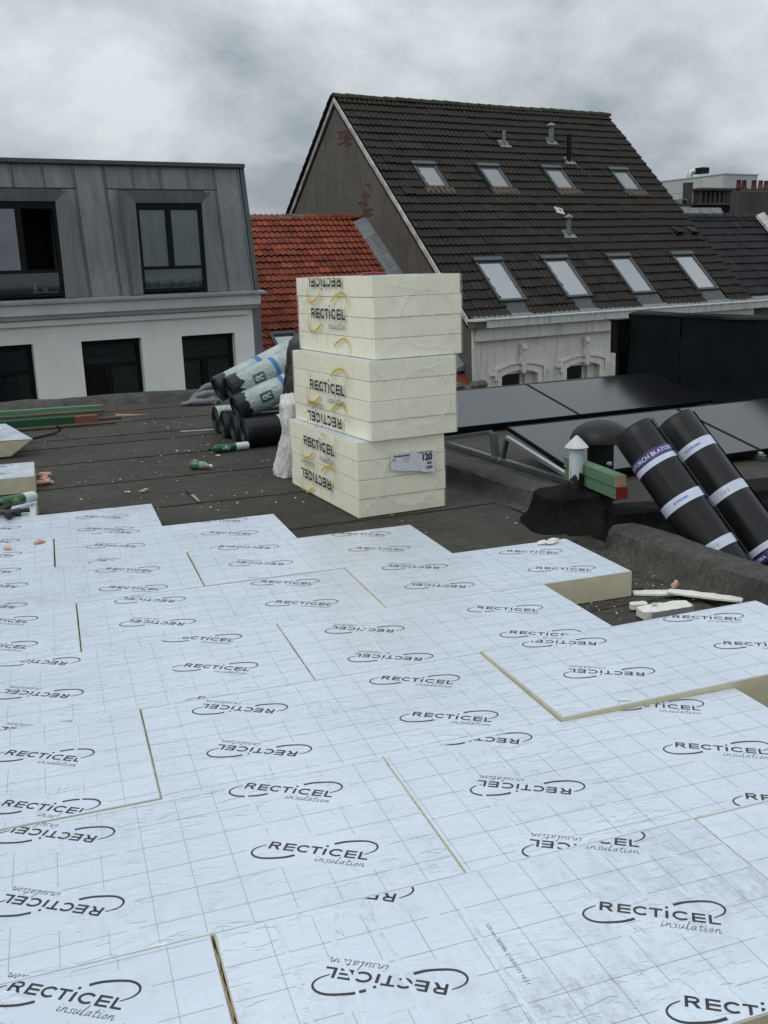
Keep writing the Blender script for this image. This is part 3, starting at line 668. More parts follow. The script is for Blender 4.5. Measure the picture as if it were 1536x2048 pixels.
# a row of lapped tile edges along the rear verge
for k in range(22):
    t0 = k*0.30; c, s_ = math.cos(R(43)), math.sin(R(43))
    MB().hexa([(13.26,NR+t0*c,ZR-t0*s_+0.01),(13.45,NR+t0*c,ZR-t0*s_+0.01),(13.45,NR+(t0+.33)*c,ZR-(t0+.33)*s_+.035),(13.26,NR+(t0+.33)*c,ZR-(t0+.33)*s_+.035),
               (13.26,NR+t0*c,ZR-t0*s_+.04),(13.45,NR+t0*c,ZR-t0*s_+.04),(13.45,NR+(t0+.33)*c,ZR-(t0+.33)*s_+.075),(13.26,NR+(t0+.33)*c,ZR-(t0+.33)*s_+.075)]).build('verge_tile', 'tile_dark', dh, do)
tile_roof(dh, do, (18.0, EZ), P44, 13.38, 22.98, 0.30, 0.297, 27, 'tile_dark', keep_dark, 2, 0.034, 0.046)
# ridge tiles, mossy
for k in range(25):
    s = 13.34 + k*0.388; mb = MB()
    for i, (x, r) in enumerate(((0.0, 0.125), (0.42, 0.108))):
        for j in range(7):
            t = math.pi*j/6; mb.v.append((s+x, NR - r*1.15*math.cos(t), ZR - 0.035 + 0.03*nz(s*.9, 3.3) + r*math.sin(t)))
    for j in range(6): mb.f.append((j, 7+j, 8+j, j+1))
    mb.f.append(tuple(range(7))); mb.f.append(tuple(range(7, 14))[::-1])
    mb.build('ridge_tile', 'tile_moss', dh, do, smooth=True)
# gable wall with bare brick patches, light verge
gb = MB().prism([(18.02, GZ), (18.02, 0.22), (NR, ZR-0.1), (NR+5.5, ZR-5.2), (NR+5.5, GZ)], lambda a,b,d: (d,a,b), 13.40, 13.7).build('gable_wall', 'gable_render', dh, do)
for (n0, n1, slope, nm_) in ((18.05, NR, 1, 0), (NR, NR+5.4, -1, 1)):
    mb = MB(); k_ = 40
    for i in range(k_+1):
        n = n0+(n1-n0)*i/k_; zt = (EZ+(n-18.0)*math.tan(P44)) if slope > 0 else ZR-(n-NR)*math.tan(R(43))
        j1 = 0.03*nz(n*3.1, nm_) + 0.02*nz(n*9, nm_)
        mb.v += [(13.36, n, zt+0.0), (13.338, n, zt-0.02), (13.338, n, zt-0.15+j1), (13.40, n, zt-0.16+j1)]
    for i in range(k_):
        for j in range(3): q = i*4+j; mb.f.append((q, q+4, q+5, q+1))
    mb.build('verge_mortar', 'mortar_verge', dh, do)
br = random.Random(21); bricks = MB()
bmesh_brick = MB().box(0, 0.012, 0, 0.19, 0, 0.055).mesh('brick', 'brick_bare', bevel=0.004, seg=1)
for (cn, cz, cnt, sn, sz) in ((23.2, 4.72, 30, 0.30, 0.20), (22.3, 3.05, 40, 0.16, 0.36), (26.0, 3.55, 5, 0.2, 0.2)):
    used = set()
    for k in range(cnt):
        row = round(br.gauss(0, sz*0.55)/0.068); colm = round(br.gauss(0, sn*0.55)/0.205)
        if (row, colm) in used: continue
        used.add((row, colm))
        o = link('brick', bmesh_brick, dh); o.location = (13.392-do[0], cn+colm*0.205+(row % 2)*0.1-do[1], cz+row*0.068-do[2])
# lead-grey flashing steps along red roof abutment
def redz(n): return -1.20 + (n-17.95)*math.tan(R(39.9))
for k in range(8):
    n0 = 18.25+k*0.52; n1 = n0+0.545
    mb = MB().hexa([(13.02,n0,redz(n0)+0.09),(13.39,n0,redz(n0)+0.10),(13.39,n1,redz(n1)+0.10),(13.02,n1,redz(n1)+0.08),
                    (13.03,n0,redz(n0)+0.125),(13.39,n0,redz(n0)+0.24),(13.39,n1,redz(n1)+0.23),(13.03,n1,redz(n1)+0.115)]); mb.build('flashing', 'lead', dh, do)
# front wall: plaster with two arched openings, mouldings and keystones
AR = [(14.234, 15.323, -1.02), (16.22, 17.303, -0.985)]
mb = MB(); wall_open(mb, 13.42, 22.95, GZ, 0.1, 18.0, 18.35, [(a, b, -2.9, z_+0.02) for a, b, z_ in AR] + [(19.9, 21.0, -2.9, -0.9)])
clean(mb, 'wall', 'facade_plaster', dh, do)
for a, b, zs in AR:
    w = b-a; rise = 0.115; cx = (a+b)/2
    def arc(s, z0, r, half): return z0 + r*(1-((s-cx)/half)**2)
    # moulded architrave bands: inner flat band and outer hood, each following the segmental arch
    def band(off0, off1, d0, d1, foot, nm_):
        n = 18; pts = []
        half0, half1 = w/2+off0, w/2+off1
        inner = [(cx-half0+2*half0*i/n) for i in range(n+1)]; outer = [(cx-half1+2*half1*i/n) for i in range(n+1)]
        poly = [(cx-half1, foot)] + [(s, arc(s, zs-0.02+off1*0.95, rise, half1)) for s in outer] + [(cx+half1, foot), (cx+half0, foot)] + [(s, arc(s, zs-0.02+off0*0.95, rise, half0)) for s in inner[::-1]] + [(cx-half0, foot)]
        MB().prism(poly, lambda q,r,d: (q,d,r), d0, d1).build(nm_, 'moulding', dh, do)
    band(0.0, 0.13, 17.955, 18.02, -2.8, 'architrave'); band(0.155, 0.21, 17.925, 18.02, zs-0.10, 'hood_mould'); band(0.131, 0.154, 17.975, 18.02, -2.8, 'architrave')
    n = 14; poly = [(a-0.01, zs+0.16), (a-0.01, zs-0.02)] + [(a+w*i/n, arc(a+w*i/n, zs-0.02, rise, w/2)) for i in range(n+1)] + [(b+0.01, zs-0.02), (b+0.01, zs+0.16)]
    for s_ in (-1, 1): MB().box(cx+s_*(w/2+0.245)-0.075, cx+s_*(w/2+0.245)+0.075, 17.93, 18.0, zs+0.02, zs+0.075).build('hood_stop', 'moulding', dh, do)
    poly = [(a-0.005, zs+0.12)] + [(a-0.005, zs-0.02)] + [(a+w*i/n, arc(a+w*i/n, zs-0.02, rise, w/2)) for i in range(1, n)] + [(b+0.005, zs-0.02), (b+0.005, zs+0.12)]
    MB().prism(poly, lambda q,r,d: (q,d,r), 17.99, 18.34).build('arch_soffit', 'facade_plaster', dh, do)
    k_ = [(-0.075, 0.60), (0.075, 0.60), (0.06, 0.30), (0.10, 0.24), (0.095, 0.14), (0.05, 0.08), (0.07, 0.0), (0.03, -0.09), (-0.03, -0.09), (-0.07, 0.0), (-0.05, 0.08), (-0.095, 0.14), (-0.10, 0.24), (-0.06, 0.30)]
    ks = MB().prism([(cx+0.06+x, zs+0.10+y) for x, y in k_], lambda q,r,d: (q,d,r), 17.87, 17.99).build('keystone', 'moulding', dh, do, bevel=0.012)
    MB().lathe([(0.0,0.0),(0.05,0.0),(0.055,0.03),(0.02,0.05)], (0,0,0), 12).xf(Matrix.Translation((cx+0.06, 17.868, zs+0.60)) @ Matrix.Rotation(R(90), 4, 'X')).build('rosette', 'moulding', ks, do, smooth=True)
    MB().prism([(cx+0.045, zs+.30), (cx+.075, zs+.30), (cx+.075, zs+.53), (cx+.045, zs+.53)], lambda q,r,d: (q,d,r), 17.845, 17.87).build('rosette_drop', 'moulding', ks, do)
    wd = MB(); wd.box(a+.02, a+.10, 18.22, 18.28, -2.85, zs+.09); wd.box(b-.34, b-.26, 18.22, 18.28, -2.85, zs+.09); wd.box(b-.26, b-.005, 18.12, 18.30, -2.85, zs+.06); wd.box(a+.10, b-.34, 18.221, 18.28, -1.95, -1.87)
    wv = wd.build('window', 'moulding', dh, do)
    MB().box(a+.10, b-.34, 18.25, 18.262, -2.85, zs+.10).build('pane', 'pane', wv, do)
    MB().box(a, b, 19.0, 19.02, -2.9, zs+.1).build('room_back', 'room_dark', wv, do)
    MB().grid(16, 1, lambda u, v, b=b, zs=zs: (b-.52+.17*u, 18.45+.02*math.sin(u*20), -2.8+(zs+2.85)*v)).build('curtain', 'curtain', wv, do)
MB().box(13.47, 22.88, 17.87, 17.995, -0.19, 0.10).build('frieze_board', 'facade_plaster', dh, do, bevel=0.012)
mb = MB().prism([(17.99, 0.10), (17.72, 0.11), (17.70, 0.27), (17.66, 0.285), (17.66, 0.31), (17.76, 0.315), (17.78, 0.25), (17.99, 0.24)], lambda a,b,d: (d,a,b), 13.62, 23.6); mb.build('gutter', 'gutter_wood', dh, do)
MB().box(13.30, 13.615, 17.73, 17.98, 0.11, 0.26).build('gutter_end', 'gable_render', dh, do, bevel=0.01)
MB().box(13.28, 13.618, 17.68, 18.0, 0.262, 0.31).build('gutter_end_cap', 'gutter_wood', dh, do, bevel=0.006)
s_ = 13.40
while s_ < 23.5:                                              # zinc lining trays between gutter and tiles
    MB().hexa([(s_,17.765,0.265),(s_+.955,17.765,0.265),(s_+.955,18.12,0.385),(s_,18.12,0.385),(s_,17.765,0.275),(s_+.955,17.765,0.275),(s_+.955,18.12,0.397),(s_,18.12,0.397)]).build('gutter_lining', 'lead', dh, do); s_ += 0.96
MB().box(13.405, 13.46, 17.96, 18.0, GZ, 0.10).build('corner_pier', 'facade_plaster', dh, do)
# roof windows
def roof_window(s0, s1, t0, t1, upper):
    c0, c1 = s0+0.0, s1-0.0; h = 0.085
    fr = MB()
    def bx(a, b, c, d_, h0, h1): fr.hexa([rfp(a,c,h0), rfp(b,c,h0), rfp(b,d_,h0), rfp(a,d_,h0), rfp(a,c,h1), rfp(b,c,h1), rfp(b,d_,h1), rfp(a,d_,h1)])
    wf = 0.065
    bx(c0, c0+wf, t0, t1, 0, h); bx(c1-wf, c1, t0, t1, 0, h); bx(c0+wf, c1-wf, t0, t0+wf, 0, h-.004); bx(c0+wf, c1-wf, t1-wf, t1, 0, h-.004)
    w = fr.build('roof_window', 'frame_grey', dh, do)
    g = MB().hexa([rfp(c0+wf,t0+wf,0.02), rfp(c1-wf,t0+wf,0.02), rfp(c1-wf,t1-wf,0.02), rfp(c0+wf,t1-wf,0.02), rfp(c0+wf,t0+wf,0.055), rfp(c1-wf,t0+wf,0.055), rfp(c1-wf,t1-wf,0.055), rfp(c0+wf,t1-wf,0.055)]); g.build('pane', 'roof_pane_dim' if upper else 'roof_pane', w, do)
    hd = MB().hexa([rfp(c0-.02,t1-.10,h-.01), rfp(c1+.02,t1-.10,h-.01), rfp(c1+.02,t1+.03,h-.02), rfp(c0-.02,t1+.03,h-.02), rfp(c0-.02,t1-.10,h+.035), rfp(c1+.02,t1-.10,h+.035), rfp(c1+.02,t1+.03,h+.02), rfp(c0-.02,t1+.03,h+.02)]); hd.build('hood', 'frame_grey', w, do)
    for a, b in ((c0-.075, c0-.003), (c1+.003, c1+.075)):
        MB().hexa([rfp(a,t0,0.0), rfp(b,t0,0.0), rfp(b,t1+.06,0.0), rfp(a,t1+.06,0.0), rfp(a,t0,0.052), rfp(b,t0,0.06), rfp(b,t1+.06,0.06), rfp(a,t1+.06,0.052)]).build('flashing', 'frame_black', w, do)
    MB().hexa([rfp(c0-.075,t1+.061,0), rfp(c1+.075,t1+.061,0), rfp(c1+.075,t1+.13,0), rfp(c0-.075,t1+.13,0), rfp(c0-.075,t1+.061,.05), rfp(c1+.075,t1+.061,.05), rfp(c1+.075,t1+.13,.05), rfp(c0-.075,t1+.13,.05)]).build('flashing', 'frame_black', w, do)
    if upper:
        mb = MB(); n = 24                                     # moulded apron lying on the tiles
        for j in range(2):
            for i in range(n+1):
                u = i/n; s = c0-.09+(c1-c0+.18)*u + (0.05 if j == 0 else 0); t = (t0-0.20 - 0.012*math.cos(u*math.pi*10)) if j == 0 else t0+.01
                mb.v.append(rfp(s, t, 0.055 + 0.014*math.cos(u*math.pi*10) + 0.012*j))
        for i in range(n): mb.f.append((i, i+1, n+2+i, n+1+i))
        mb.build('apron', 'wood_brown', w, do, smooth=True)
    else:
        MB().hexa([rfp(c0-.06,.08,0.0), rfp(c1+.06,.08,0.0), rfp(c1+.06,t0-.002,0.0), rfp(c0-.06,t0-.002,0.0), rfp(c0-.06,.08,.02), rfp(c1+.06,.08,.02), rfp(c1+.06,t0-.002,.03), rfp(c0-.06,t0-.002,.03)]).build('apron', 'frame_grey', w, do)
for a, b in UP: roof_window(a, b, 4.44, 5.38, True)
for a, b in LO: roof_window(a, b, 0.48, 1.88, False)
# roof vents
def vent(s, t, kind, hh, r):
    b = rfp(s, t, 0.05); v = MB()
    fl = MB().hexa([rfp(s-.2,t-.14,.045), rfp(s+.2,t-.14,.045), rfp(s+.15,t+.16,.045), rfp(s-.15,t+.16,.045), rfp(s-.2,t-.14,.07), rfp(s+.2,t-.14,.07), rfp(s+.15,t+.16,.07), rfp(s-.15,t+.16,.07)])
    base = fl.build('vent_flashing', 'lead', dh, do)
    p = MB().lathe([(r,0),(r,hh)], b, 12); mat_ = 'frame_black' if kind == 'black' else 'lead'
    p.build('vent_pipe', mat_, base, do, smooth=True)
    if kind == 'cap': MB().lathe([(r*1.75,0),(r*1.75,0.025),(r*0.9,0.075),(0.005,0.10)], (b[0],b[1],b[2]+hh+.015), 12).build('vent_cap', 'lead', base, do, smooth=True)
vent(17.94, 6.29, 'open', 0.36, 0.045); vent(19.76, 6.50, 'cap', 0.40, 0.075); vent(19.90, 5.66, 'black', 0.72, 0.07); vent(17.98, 2.68, 'cap', 0.40, 0.065)
MB().hexa([rfp(18.08,3.5,.04), rfp(18.32,3.42,.04), rfp(18.36,3.66,.04), rfp(18.12,3.74,.04), rfp(18.08,3.5,.075), rfp(18.32,3.42,.075), rfp(18.36,3.66,.075), rfp(18.12,3.74,.075)]).build('repair_plate', 'alu_light', dh, do)
for s in (22.03, 22.62):
    mb = MB().hexa([rfp(s-.13,2.62,.04), rfp(s+.13,2.62,.04), rfp(s+.13,2.95,.04), rfp(s-.13,2.95,.04), rfp(s-.12,2.60,.17), rfp(s+.12,2.60,.17), rfp(s+.12,2.95,.06), rfp(s-.12,2.95,.06)]); mb.build('vent_tile', 'tile_dark', dh, do, bevel=0.02)
MB().tube([rfp(20.0,5.6,.06), rfp(20.2,5.2,.055), rfp(20.33,4.95,.06)], 0.007, 6).build('loose_wire', 'alu', dh, do)

# ---- blue-dark lower roof at the right
lh, lo = house('low_dark_roofed_house', 'lower house with a blue-black tiled roof at the right edge', 25.0, 18.0)
MB().hexa([rfp(23.01,-0.02,-.3), rfp(31,-0.02,-.3), rfp(31,3.46,-.3), rfp(23.01,3.46,-.3), rfp(23.01,-0.02,-.06), rfp(31,-0.02,-.06), rfp(31,3.46,-.06), rfp(23.01,3.46,-.06)]).build('roof', 'tile_blue', lh, lo)
tile_roof(lh, lo, (18.0+0.04, EZ-0.055), P44, 23.0, 26.3, 0.30, 0.297, 12, 'tile_blue', lambda s, t: t < 3.5, 2, 0.024, 0.038)
for k in range(8):
    mb = MB()
    for i, (x, r) in enumerate(((0.0, 0.115), (0.42, 0.10))):
        for j in range(7):
            t = math.pi*j/6; q = rfp(23.02+k*.4+x, 3.46, -.06); mb.v.append((q[0], q[1]-r*math.cos(t), q[2]-.03+r*math.sin(t)))
    for j in range(6): mb.f.append((j, 7+j, 8+j, j+1))
    mb.f.append(tuple(range(7))); mb.build('ridge_tile', 'tile_blue', lh, lo, smooth=True)
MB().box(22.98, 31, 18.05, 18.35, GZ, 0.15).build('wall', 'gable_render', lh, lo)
NRL = 18.0+3.46*math.cos(P44); ZRL = EZ+3.46*math.sin(P44)
MB().hexa([(23.01,NRL,ZRL-.3),(23.01,NRL+3,ZRL-3),(31,NRL+3,ZRL-3),(31,NRL,ZRL-.3),(23.01,NRL,ZRL-.06),(23.01,NRL+3,ZRL-2.8),(31,NRL+3,ZRL-2.8),(31,NRL,ZRL-.06)]).build('rear_roof', 'tile_blue', lh, lo)
for k in range(8):
    t0 = 0.2+k*.42; MB().hexa([rfp(25.98,t0-.2,0.0), rfp(26.2,t0-.2,0.0), rfp(26.2,t0+.25,0.0), rfp(25.98,t0+.25,0.0), rfp(25.98,t0-.2,.09), rfp(26.2,t0-.2,.20), rfp(26.2,t0+.25,.19), rfp(25.98,t0+.25,.08)]).build('verge_mortar', 'mortar_verge', lh, lo)

# ---- red tiled house between them
rh, rho = house('red_roofed_house', 'low house with an orange-red tiled roof behind the pack stack', 10.5, 18.0)
P40 = R(39.9)
def rp_(s, t, h=0.0): return (s, 17.95 + t*math.cos(P40) - h*math.sin(P40), -1.20 + t*math.sin(P40) + h*math.cos(P40))
MB().hexa([rp_(8.27,0,-.2), rp_(13.39,0,-.2), rp_(13.39,6.2,-.2), rp_(8.27,6.2,-.2), rp_(8.27,0,-.01), rp_(13.39,0,-.01), rp_(13.39,6.2,-.01), rp_(8.27,6.2,-.01)]).build('roof', 'tile_red', rh, rho)
tile_roof(rh, rho, (17.95, -1.20), P40, 8.29, 13.1, 0.30, 0.224, 28, 'tile_red', lambda s, t: not (9.10 < s < 9.75 and 1.35 < t < 2.15) and not (s > 10.9 and t < 3.9 and not (s > 12.6 and t < 1.1)), 2, 0.036, 0.044)
NRR, ZRR = 17.95+6.2*math.cos(P40), -1.20+6.2*math.sin(P40)
MB().hexa([(8.27,NRR,ZRR-.2),(8.27,NRR+4,ZRR-3.5),(13.39,NRR+4,ZRR-3.5),(13.39,NRR,ZRR-.2),(8.27,NRR,ZRR-.02),(8.27,NRR+4,ZRR-3.3),(13.39,NRR+4,ZRR-3.3),(13.39,NRR,ZRR-.02)]).build('rear_roof', 'tile_red', rh, rho)
for k in range(13):
    s = 8.3+k*.385; mb = MB(); dz = -0.05 if 5 <= k <= 7 else 0.0
    for i, (x, r) in enumerate(((0.0, 0.105), (0.41, 0.09))):
        for j in range(7):
            t = math.pi*j/6; mb.v.append((s+x, NRR-r*1.1*math.cos(t), ZRR-.02+dz*(1-abs(k+i-6.5)*.3)+r*math.sin(t)))
    for j in range(6): mb.f.append((j, 7+j, 8+j, j+1))
    mb.f.append(tuple(range(7))); mb.f.append(tuple(range(7,14))[::-1])
    mb.build('ridge_tile', 'tile_red' if k not in (5,6,7,8) else 'gable_render', rh, rho, smooth=True)
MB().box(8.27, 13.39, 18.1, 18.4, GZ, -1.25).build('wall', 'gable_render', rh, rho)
def rfr(c, d_, e_, f_, h0, h1, nm_, mt, par): return MB().hexa([rp_(c,e_,h0), rp_(d_,e_,h0), rp_(d_,f_,h0), rp_(c,f_,h0), rp_(c,e_,h1), rp_(d_,e_,h1), rp_(d_,f_,h1), rp_(c,f_,h1)]).build(nm_, mt, par, rho)
rw = rfr(9.12, 9.20, 1.38, 2.14, 0, .09, 'roof_window', 'frame_grey', rh); rfr(9.66, 9.74, 1.38, 2.14, 0, .09, 'frame', 'frame_grey', rw); rfr(9.2, 9.66, 2.05, 2.14, 0, .095, 'frame', 'frame_grey', rw); rfr(9.2, 9.66, 1.38, 1.46, 0, .085, 'frame', 'frame_grey', rw); rfr(9.2, 9.66, 1.46, 2.05, 0.02, .05, 'pane', 'roof_pane', rw)
# mossy valley piece at the eave corner by the arched facade
mb = MB()
for k in range(5):
    q = (12.75+k*.22, 17.92+.02*math.sin(k*3), -1.18+.05*math.sin(k*2.2)); mb.add(*(lambda b: (b.v, b.f))(MB().lathe([(.02,-.10),(.11,-.06),(.13,.0),(.09,.07),(.02,.10)], q, 9)))
mb.build('eave_mortar', 'gable_render', rh, rho, smooth=True)

# ---- far chimneys and the white roof plant behind
def sp(s, n, z): q = SV*s + NV*n; return (q.x, q.y, z)
ch = thing('rendered_chimney', 'broad brown rendered chimney with a row of clay pots at the right edge', 'chimney', sp(27.55, 22.2, 1.4), TH)
MB().box(-0.03, 3.2, 0.0, 0.55, 0.0, 2.22).build('stack', 'chimney_render', ch, bevel=0.09, seg=3)
for k, s_ in enumerate((.08, .38, .80, 1.15, 1.48, 1.85)): MB().lathe([(0.085,0),(0.10,.02),(0.085,.05),(0.070,0.25),(0.082,.27),(0.075,0.285),(0.05,0.285)], (s_, 0.25+.03*math.sin(k*2), 2.215), 12).build('clay_pot', 'clay_pot', ch, smooth=True)
bc = thing('brick_chimney', 'small dark brick chimney with open flue slots below a slab', 'chimney', sp(29.55, 25.0, 2.0), TH)
MB().box(-0.75, 0.98, 0.0, 0.4, 0.0, 1.30).build('base', 'room_dark', bc); MB().box(-0.80, 1.02, -.05, .45, 1.30, 1.38).build('ledge', 'chimney_render', bc); MB().box(-0.85, 1.08, -.08, .48, 1.80, 1.88).build('slab', 'chimney_render', bc)
for k in range(6): MB().box(-0.76+k*.24, -0.66+k*.24, 0.02, .36, 1.38, 1.80).build('pier', 'chimney_render', bc)
MB().box(-0.7, 0.5, .30, .38, 1.381, 1.799).build('flue_back', 'room_dark', bc)
MB().box(0.56, 1.0, 0.0, .38, 1.381, 1.799).build('pier', 'brick_brown', bc)
for row in range(6):
    for c_ in range(3): MB().box(0.57+c_*.142+(row%2)*.03, 0.695+c_*.142+(row%2)*.03, -.012, -.0, 1.39+row*.069, 1.448+row*.069).build('brick', 'brick_bare' if (row+c_)%3 else 'brick_brown', bc)
fl = thing('metal_flue', 'round grey flue pipe left of the brick chimney', 'flue', sp(28.33, 25.2, 2.0), TH)
MB().lathe([(0.17,0),(0.17,2.0),(0.18,2.01),(0.18,2.06),(0.14,2.06)], (0,0,0), 16).build('pipe', 'chimney_render', fl, smooth=True)
MB().box(-0.50, -0.22, -.2, .2, 0, 1.5).build('side_box', 'lead', fl); MB().box(-0.45, -0.27, -.215, -.2, 1.2, 1.46).build('louvre', 'frame_black', fl)
ldr = thing('lead_roof', 'pale grey lead roof slope below the brick chimney', 'roof', sp(26.3, 22.9, 1.6), TH)
for k in range(7): MB().hexa([(-1.6+k*.55,0,0),(-1.07+k*.55,0,0),(-.75+k*.55,1.3,1.50),(-1.28+k*.55,1.3,1.50),(-1.6+k*.55,-.04,.05),(-1.07+k*.55,-.04,.05),(-.75+k*.55,1.26,1.55),(-1.28+k*.55,1.26,1.55)]).build('lead_sheet', 'lead', ldr)
MB().box(-0.6, 1.15, 1.4, 1.8, 1.25, 1.62).build('parapet', 'gutter_wood', ldr); MB().box(-.7, 1.2, 1.35, 1.82, 1.62, 1.68).build('parapet_cap', 'frame_grey', ldr)
wb = thing('white_roof_plant', 'white panelled rooftop plant room far behind the chimneys', 'building', sp(52.5, 46.0, -9.0), TH)
MB().box(2.66, 5.95, 0.06, 5.5, 0, 15.75).build('core', 'panel_white', wb)
for i in range(2):
    for j in range(2): MB().box(2.6+i*1.70, 4.28+i*1.70, 0.0, .05, 14.0+j*.90, 14.88+j*.90).build('cladding_panel', 'panel_white', wb)
for i in range(3):
    for j in range(2): MB().box(2.6, 2.65, .06+i*1.82, 1.86+i*1.82, 14.0+j*.90, 14.88+j*.90).build('cladding_panel', 'panel_white', wb)
MB().box(2.55, 6.05, -.05, 5.6, 15.77, 15.84).build('roof_edge', 'panel_white', wb)
MB().tube([(3.3,3.5,15.8),(3.3,3.5,16.0),(3.4,3.5,16.25),(3.6,3.3,16.35)], .22, 12).build('duct', 'alu_light', wb, smooth=True); MB().box(3.5,4.2,2.6,3.4,16.1,16.5).build('duct_mouth', 'frame_black', wb)

# ------------------------------------------------------------------ printed logo (strokes in metres, foil size)
def ribbon(pts, w):
    pts = [Vector((p[0], p[1], 0)) for p in pts]; n = len(pts); w = w if isinstance(w, (list, tuple)) else [w]*n; vs = []; fs = []
    for i, p in enumerate(pts):
        d = (pts[min(i+1, n-1)]-pts[max(i-1, 0)]).normalized(); q = Vector((-d.y, d.x, 0))*w[i]*0.5; vs += [p+q, p-q]
    for i in range(n-1): fs.append((2*i, 2*i+1, 2*i+3, 2*i+2))
    return vs, fs
def spline(pts, k=6):
    out = []; P = [Vector((p[0], p[1], 0)) for p in pts]
    for i in range(len(P)-1):
        a, b, c, d = P[max(i-1,0)], P[i], P[i+1], P[min(i+2,len(P)-1)]
        for j in range(k):
            t = j/k; out.append(0.5*((2*b)+(c-a)*t+(2*a-5*b+4*c-d)*t*t+(3*b-a-3*c+d)*t**3))
    out.append(P[-1]); return out
def logo_shapes(W=0.0062, pw=0.0012):
    B, T = -0.0185, 0.0110; H = T-B; S = []                      # black text strokes
    def st(a, b, w=W): S.append(ribbon([a, b], w))
    def R_(x): 
        st((x+W/2, B), (x+W/2, T)); c = (x+0.0165, T-0.0085)
        S.append(ribbon([(x+W, T-W*.42), (x+0.017, T-W*.42)] + [(x+0.017+0.0075*math.sin(t), T-0.0088+0.0062*math.cos(t)) for t in [i*math.pi/8 for i in range(1, 9)]] + [(x+W, T-0.015)], W*0.84))
        S.append(([Vector((x+.012, T-.0155, 0)), Vector((x+.0195, T-.0155, 0)), Vector((x+.0295, B, 0)), Vector((x+.0215, B, 0))], [(0, 3, 2, 1)]))
    def E_(x):
        st((x+W/2, B), (x+W/2, T))
        for y in (B+W*.42, (B+T)/2, T-W*.42): st((x+W, y), (x+0.0275, y), W*0.84)
    def C_(x, w):
        cx, cy = x+w*0.52, (B+T)/2; rx, ry = w*0.52-W*.45, H/2-W*.40
        S.append(ribbon([(cx+rx*math.cos(t), cy+ry*math.sin(t)) for t in [R(42)+i*R(276)/18 for i in range(19)]], W*0.92))
    R_(-0.1140); E_(-0.0765); C_(-0.0440, 0.0325)
    st((0.0035, B), (0.0035, T-W*.84)); st((-0.0105, T-W*.42), (0.0175, T-W*.42), W*.84)
    st((0.0262, B), (0.0262, T-0.004), W*1.02); S.append(([Vector((0.0262+0.0037*math.cos(i*.7854), T+.0075+.0037*math.sin(i*.7854), 0)) for i in range(8)], [tuple(range(8))]))
    C_(0.0375, 0.0355); E_(0.0775); st((0.1115+W/2, B), (0.1115+W/2, T)); st((0.1115+W, B+W*.42), (0.135, B+W*.42), W*.84)
    arc_top = [(0.0404, 0.0305), (0.0666, 0.0455), (0.1101, 0.0570), (0.1354, 0.0525), (0.1471, 0.0375), (0.1416, 0.0190), (0.1217, 0.0020)]
    p = spline(arc_top, 7); n = len(p); wt = [0.0068*(1-i/(n-1))**0.55*(0.9 if i else 1)+0.0012 for i in range(n)]
    sw = [ribbon(p, wt), ribbon([(-q.x, -q.y-0.003) for q in p], wt)]
    # handwritten "insulation"
    ins = []; x = 0.0135; b, m = -0.0465, -0.0335; sl = 0.28
    def pen(pts): ins.append(ribbon(spline([(px+(py-b)*sl, py) for px, py in pts], 4), pw))
    def dot(px, py): ins.append(ribbon([(px+(py-b)*sl-.0007, py), (px+(py-b)*sl+.0009, py+.0008)], .0018))
    w = 0.0122
    def i_(x): pen([(x, m), (x, b+.003), (x+.002, b), (x+.006, b+.004)]); dot(x, m+.006)
    def n_(x): pen([(x, m), (x, b)]); pen([(x, b+.005), (x+.004, m-.001), (x+.007, m-.002), (x+.008, b+.003), (x+.010, b), (x+.013, b+.003)])
    def s_(x): pen([(x+.007, m-.001), (x+.002, m-.002), (x+.003, b+.007), (x+.007, b+.003), (x+.004, b), (x, b+.001)])
    def u_(x): pen([(x, m), (x, b+.003), (x+.003, b), (x+.007, b+.005), (x+.008, m)]); pen([(x+.008, m), (x+.008, b+.003), (x+.012, b+.003)])
    def l_(x): pen([(x, b+.001), (x+.001, m+.015), (x+.001, b+.003), (x+.004, b), (x+.007, b+.003)])
    def a_(x): pen([(x+.008, m-.001), (x+.003, m-.001), (x, b+.004), (x+.003, b), (x+.007, b+.005), (x+.008, m)]); pen([(x+.008, m), (x+.008, b+.003), (x+.012, b+.002)])
    def t_(x): pen([(x, m+.009), (x, b+.003), (x+.003, b), (x+.007, b+.003)]); pen([(x-.005, m+.001), (x+.007, m+.001)])
    def o_(x): pen([(x+.004, m), (x, b+.006), (x+.003, b), (x+.007, b+.006), (x+.004, m)])
    for f, dx in ((i_,.0), (n_,.009), (s_,.024), (u_,.035), (l_,.050), (a_,.060), (t_,.077), (i_,.087), (o_,.096), (n_,.108)): f(x+dx)
    return S, sw, ins
LOGO = logo_shapes(); LOGOB = logo_shapes(0.0072, 0.0017)
